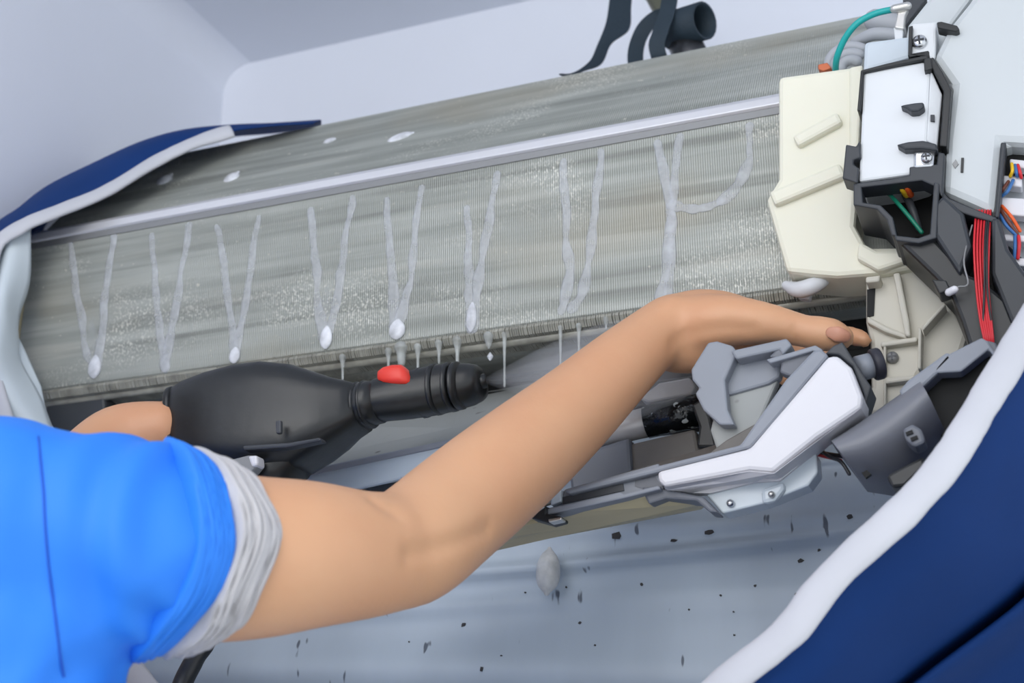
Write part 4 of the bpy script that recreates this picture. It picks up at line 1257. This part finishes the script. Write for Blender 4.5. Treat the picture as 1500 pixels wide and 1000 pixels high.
def crumple(p):
    # soft folds running round the arm and pulled towards the arm pit
    a = noise.noise(Vector((p.x * 16 + 3, p.y * 7, p.z * 7))) * 0.0055
    b = noise.noise(Vector((p.x * 34, p.y * 12 + p.z * 10, p.z * 14))) * 0.0028
    c = abs(noise.noise(Vector((p.x * 11 - p.z * 9, p.y * 4, p.z * 5 + 7)))) * -0.007
    # long pulls fanning from the arm pit
    q = p - at(200, 930, -.70)
    ang = math.atan2(q.z, q.x)
    f = math.exp(-(q.length / 0.13) ** 2)
    d_ = 0.0022 * f * math.sin(ang * 7 + 2 * noise.noise(p * 14))
    # bunched ridges just before the hem
    e = at(285, 810, -.615).x - p.x
    g = 0.0022 * math.exp(-(e / 0.03) ** 2) * math.sin(e * 260 + 2.5 * math.sin(p.z * 22))
    return a * 1.3 + b * 1.3 + c * 1.4 + d_ + g


voxel(shirt, 0.0045, 5, crumple)
# sleeve seam
pts = [at(56, 640, -.69), at(62, 700, -.74), at(66, 760, -.755), at(72, 820, -.755), at(80, 900, -.75), at(88, 960, -.74), at(94, 1010, -.73)]


def on_shirt(px, py, off=0.0):
    o = CAM
    d = (FW * F + RT * (px - 750) + UP * (500 - py)).normalized()
    ok, loc, nn, idx = shirt.ray_cast(o - Vector((0, 0, 0)), d)
    return (loc + nn * off) if ok else None


shirt.parent = None
sp = [on_shirt(x, y, 0.0002) for x, y in ((56, 640), (60, 680), (64, 720), (66, 760), (69, 800), (73, 840), (78, 880), (83, 920), (88, 960), (93, 990))]
sp = [p for p in sp if p]
if len(sp) > 3:
    tube('sleeve_seam', sp, 0.0007, M['seam'], PER, 8, 5)
shirt.parent = PER
shirt.matrix_parent_inverse = Matrix.Translation(-LOCS['person'])

# rolled sleeve edge in blue
def ring_band(name, c0, c1, rpx0, rpx1, Yc0, Yc1, m, nseg, amp, label, seed, lean, bulge):
    """crumpled cloth ring around the arm from section 0 to section 1; lean tilts the section"""
    A, Bv = at(*c0, Yc0), at(*c1, Yc1)
    t = (Bv - A).normalized()
    u = Vector((0, 0, 1))
    u = (u - t * u.dot(t)).normalized()
    v = t.cross(u)
    bm = bmesh.new()
    rings = []
    seg = 140
    r0 = rpx0 * depth(A) / F
    r1 = rpx1 * depth(Bv) / F
    prof_ = [(-0.15, 0.90), (0.0, 0.97)] + [(0.06 + 0.86 * q / 22, 1.02 + 0.02 * math.sin(math.pi * q / 22)) for q in range(23)] + [(0.97, 0.985), (1.0, 0.955), (1.02, 0.88)]
    for (s_, k) in prof_:
        c = A.lerp(Bv, s_)
        r = r0 + (r1 - r0) * s_
        ring = []
        for q in range(seg):
            an = 2 * math.pi * q / seg
            dirv = u * math.cos(an) + v * math.sin(an)
            sw = s_ * 9.0 + 1.6 * math.cos(an) + 0.8 * math.sin(2 * an + seed)
            wr = -amp * 1.6 * (1 - abs(noise.noise(Vector((math.cos(an) * 0.7 + seed, math.sin(an) * 0.7, sw)))) * 2.2) ** 3
            wr += amp * 0.6 * noise.noise(Vector((math.cos(an) * 2 + seed, math.sin(an) * 2, s_ * 3)))
            shift = t * (lean * math.cos(an) ** 2 + bulge * math.sin(an) + 0.005 * noise.noise(Vector((math.cos(an) * 1.5, math.sin(an) * 1.5, seed))))
            ring.append(bm.verts.new(c + dirv * (r * k + wr) + shift))
        rings.append(ring)
    for a, b in zip(rings, rings[1:]):
        for q in range(seg):
            bm.faces.new((a[q], a[(q + 1) % seg], b[(q + 1) % seg], b[q]))
    bm.faces.new(rings[0][::-1])
    bm.faces.new(rings[-1])
    return bm_obj(name, bm, m, PER, True, label)


ring_band('undershirt_cuff', (300, 812), (366, 818), 152, 128, -.608, -.588, M['cuff'], 60, 0.0021, 'bunched grey undershirt cuff', 3, -0.016, 0.002)
ring_band('sleeve_hem', (262, 808), (318, 814), 163, 140, -.618, -.604, M['shirt'], 60, 0.0009, 'rolled blue sleeve hem', 8, -0.016, 0.002)

# trousers and shoes, below the frame
B = bmesh.new()
limb([(HIP + Vector((0, 0, .03)), .148), (HIP + Vector((0, 0, -.06)), .145)], 28, 3)
for s in (-1, 1):
    hp = HIP + dS * s * 0.085
    kn = Vector((hp.x + 0.03, hp.y, 0.5))
    an = Vector((hp.x, hp.y, 0.08))
    limb([(hp, .098), (hp.lerp(kn, .5), .088), (kn, .072), (kn.lerp(an, .35), .068), (an + Vector((0, 0, .03)), .058)], 20, 4)
voxel(bm_obj('trousers', B, M['trousers'], PER, True), 0.008, 3)
for s in (-1, 1):
    hp = HIP + dS * s * 0.085
    an = Vector((hp.x, hp.y, 0.045))
    bm = bmesh.new()
    add_tube(bm, [an - ftor * .03, an + ftor * .09 + Vector((0, 0, -.004)), an + ftor * .18 + Vector((0, 0, -.010))], [.045, .043, .032], 18, 5)
    bm_obj('shoe', bm, M['shoe'], PER, True)
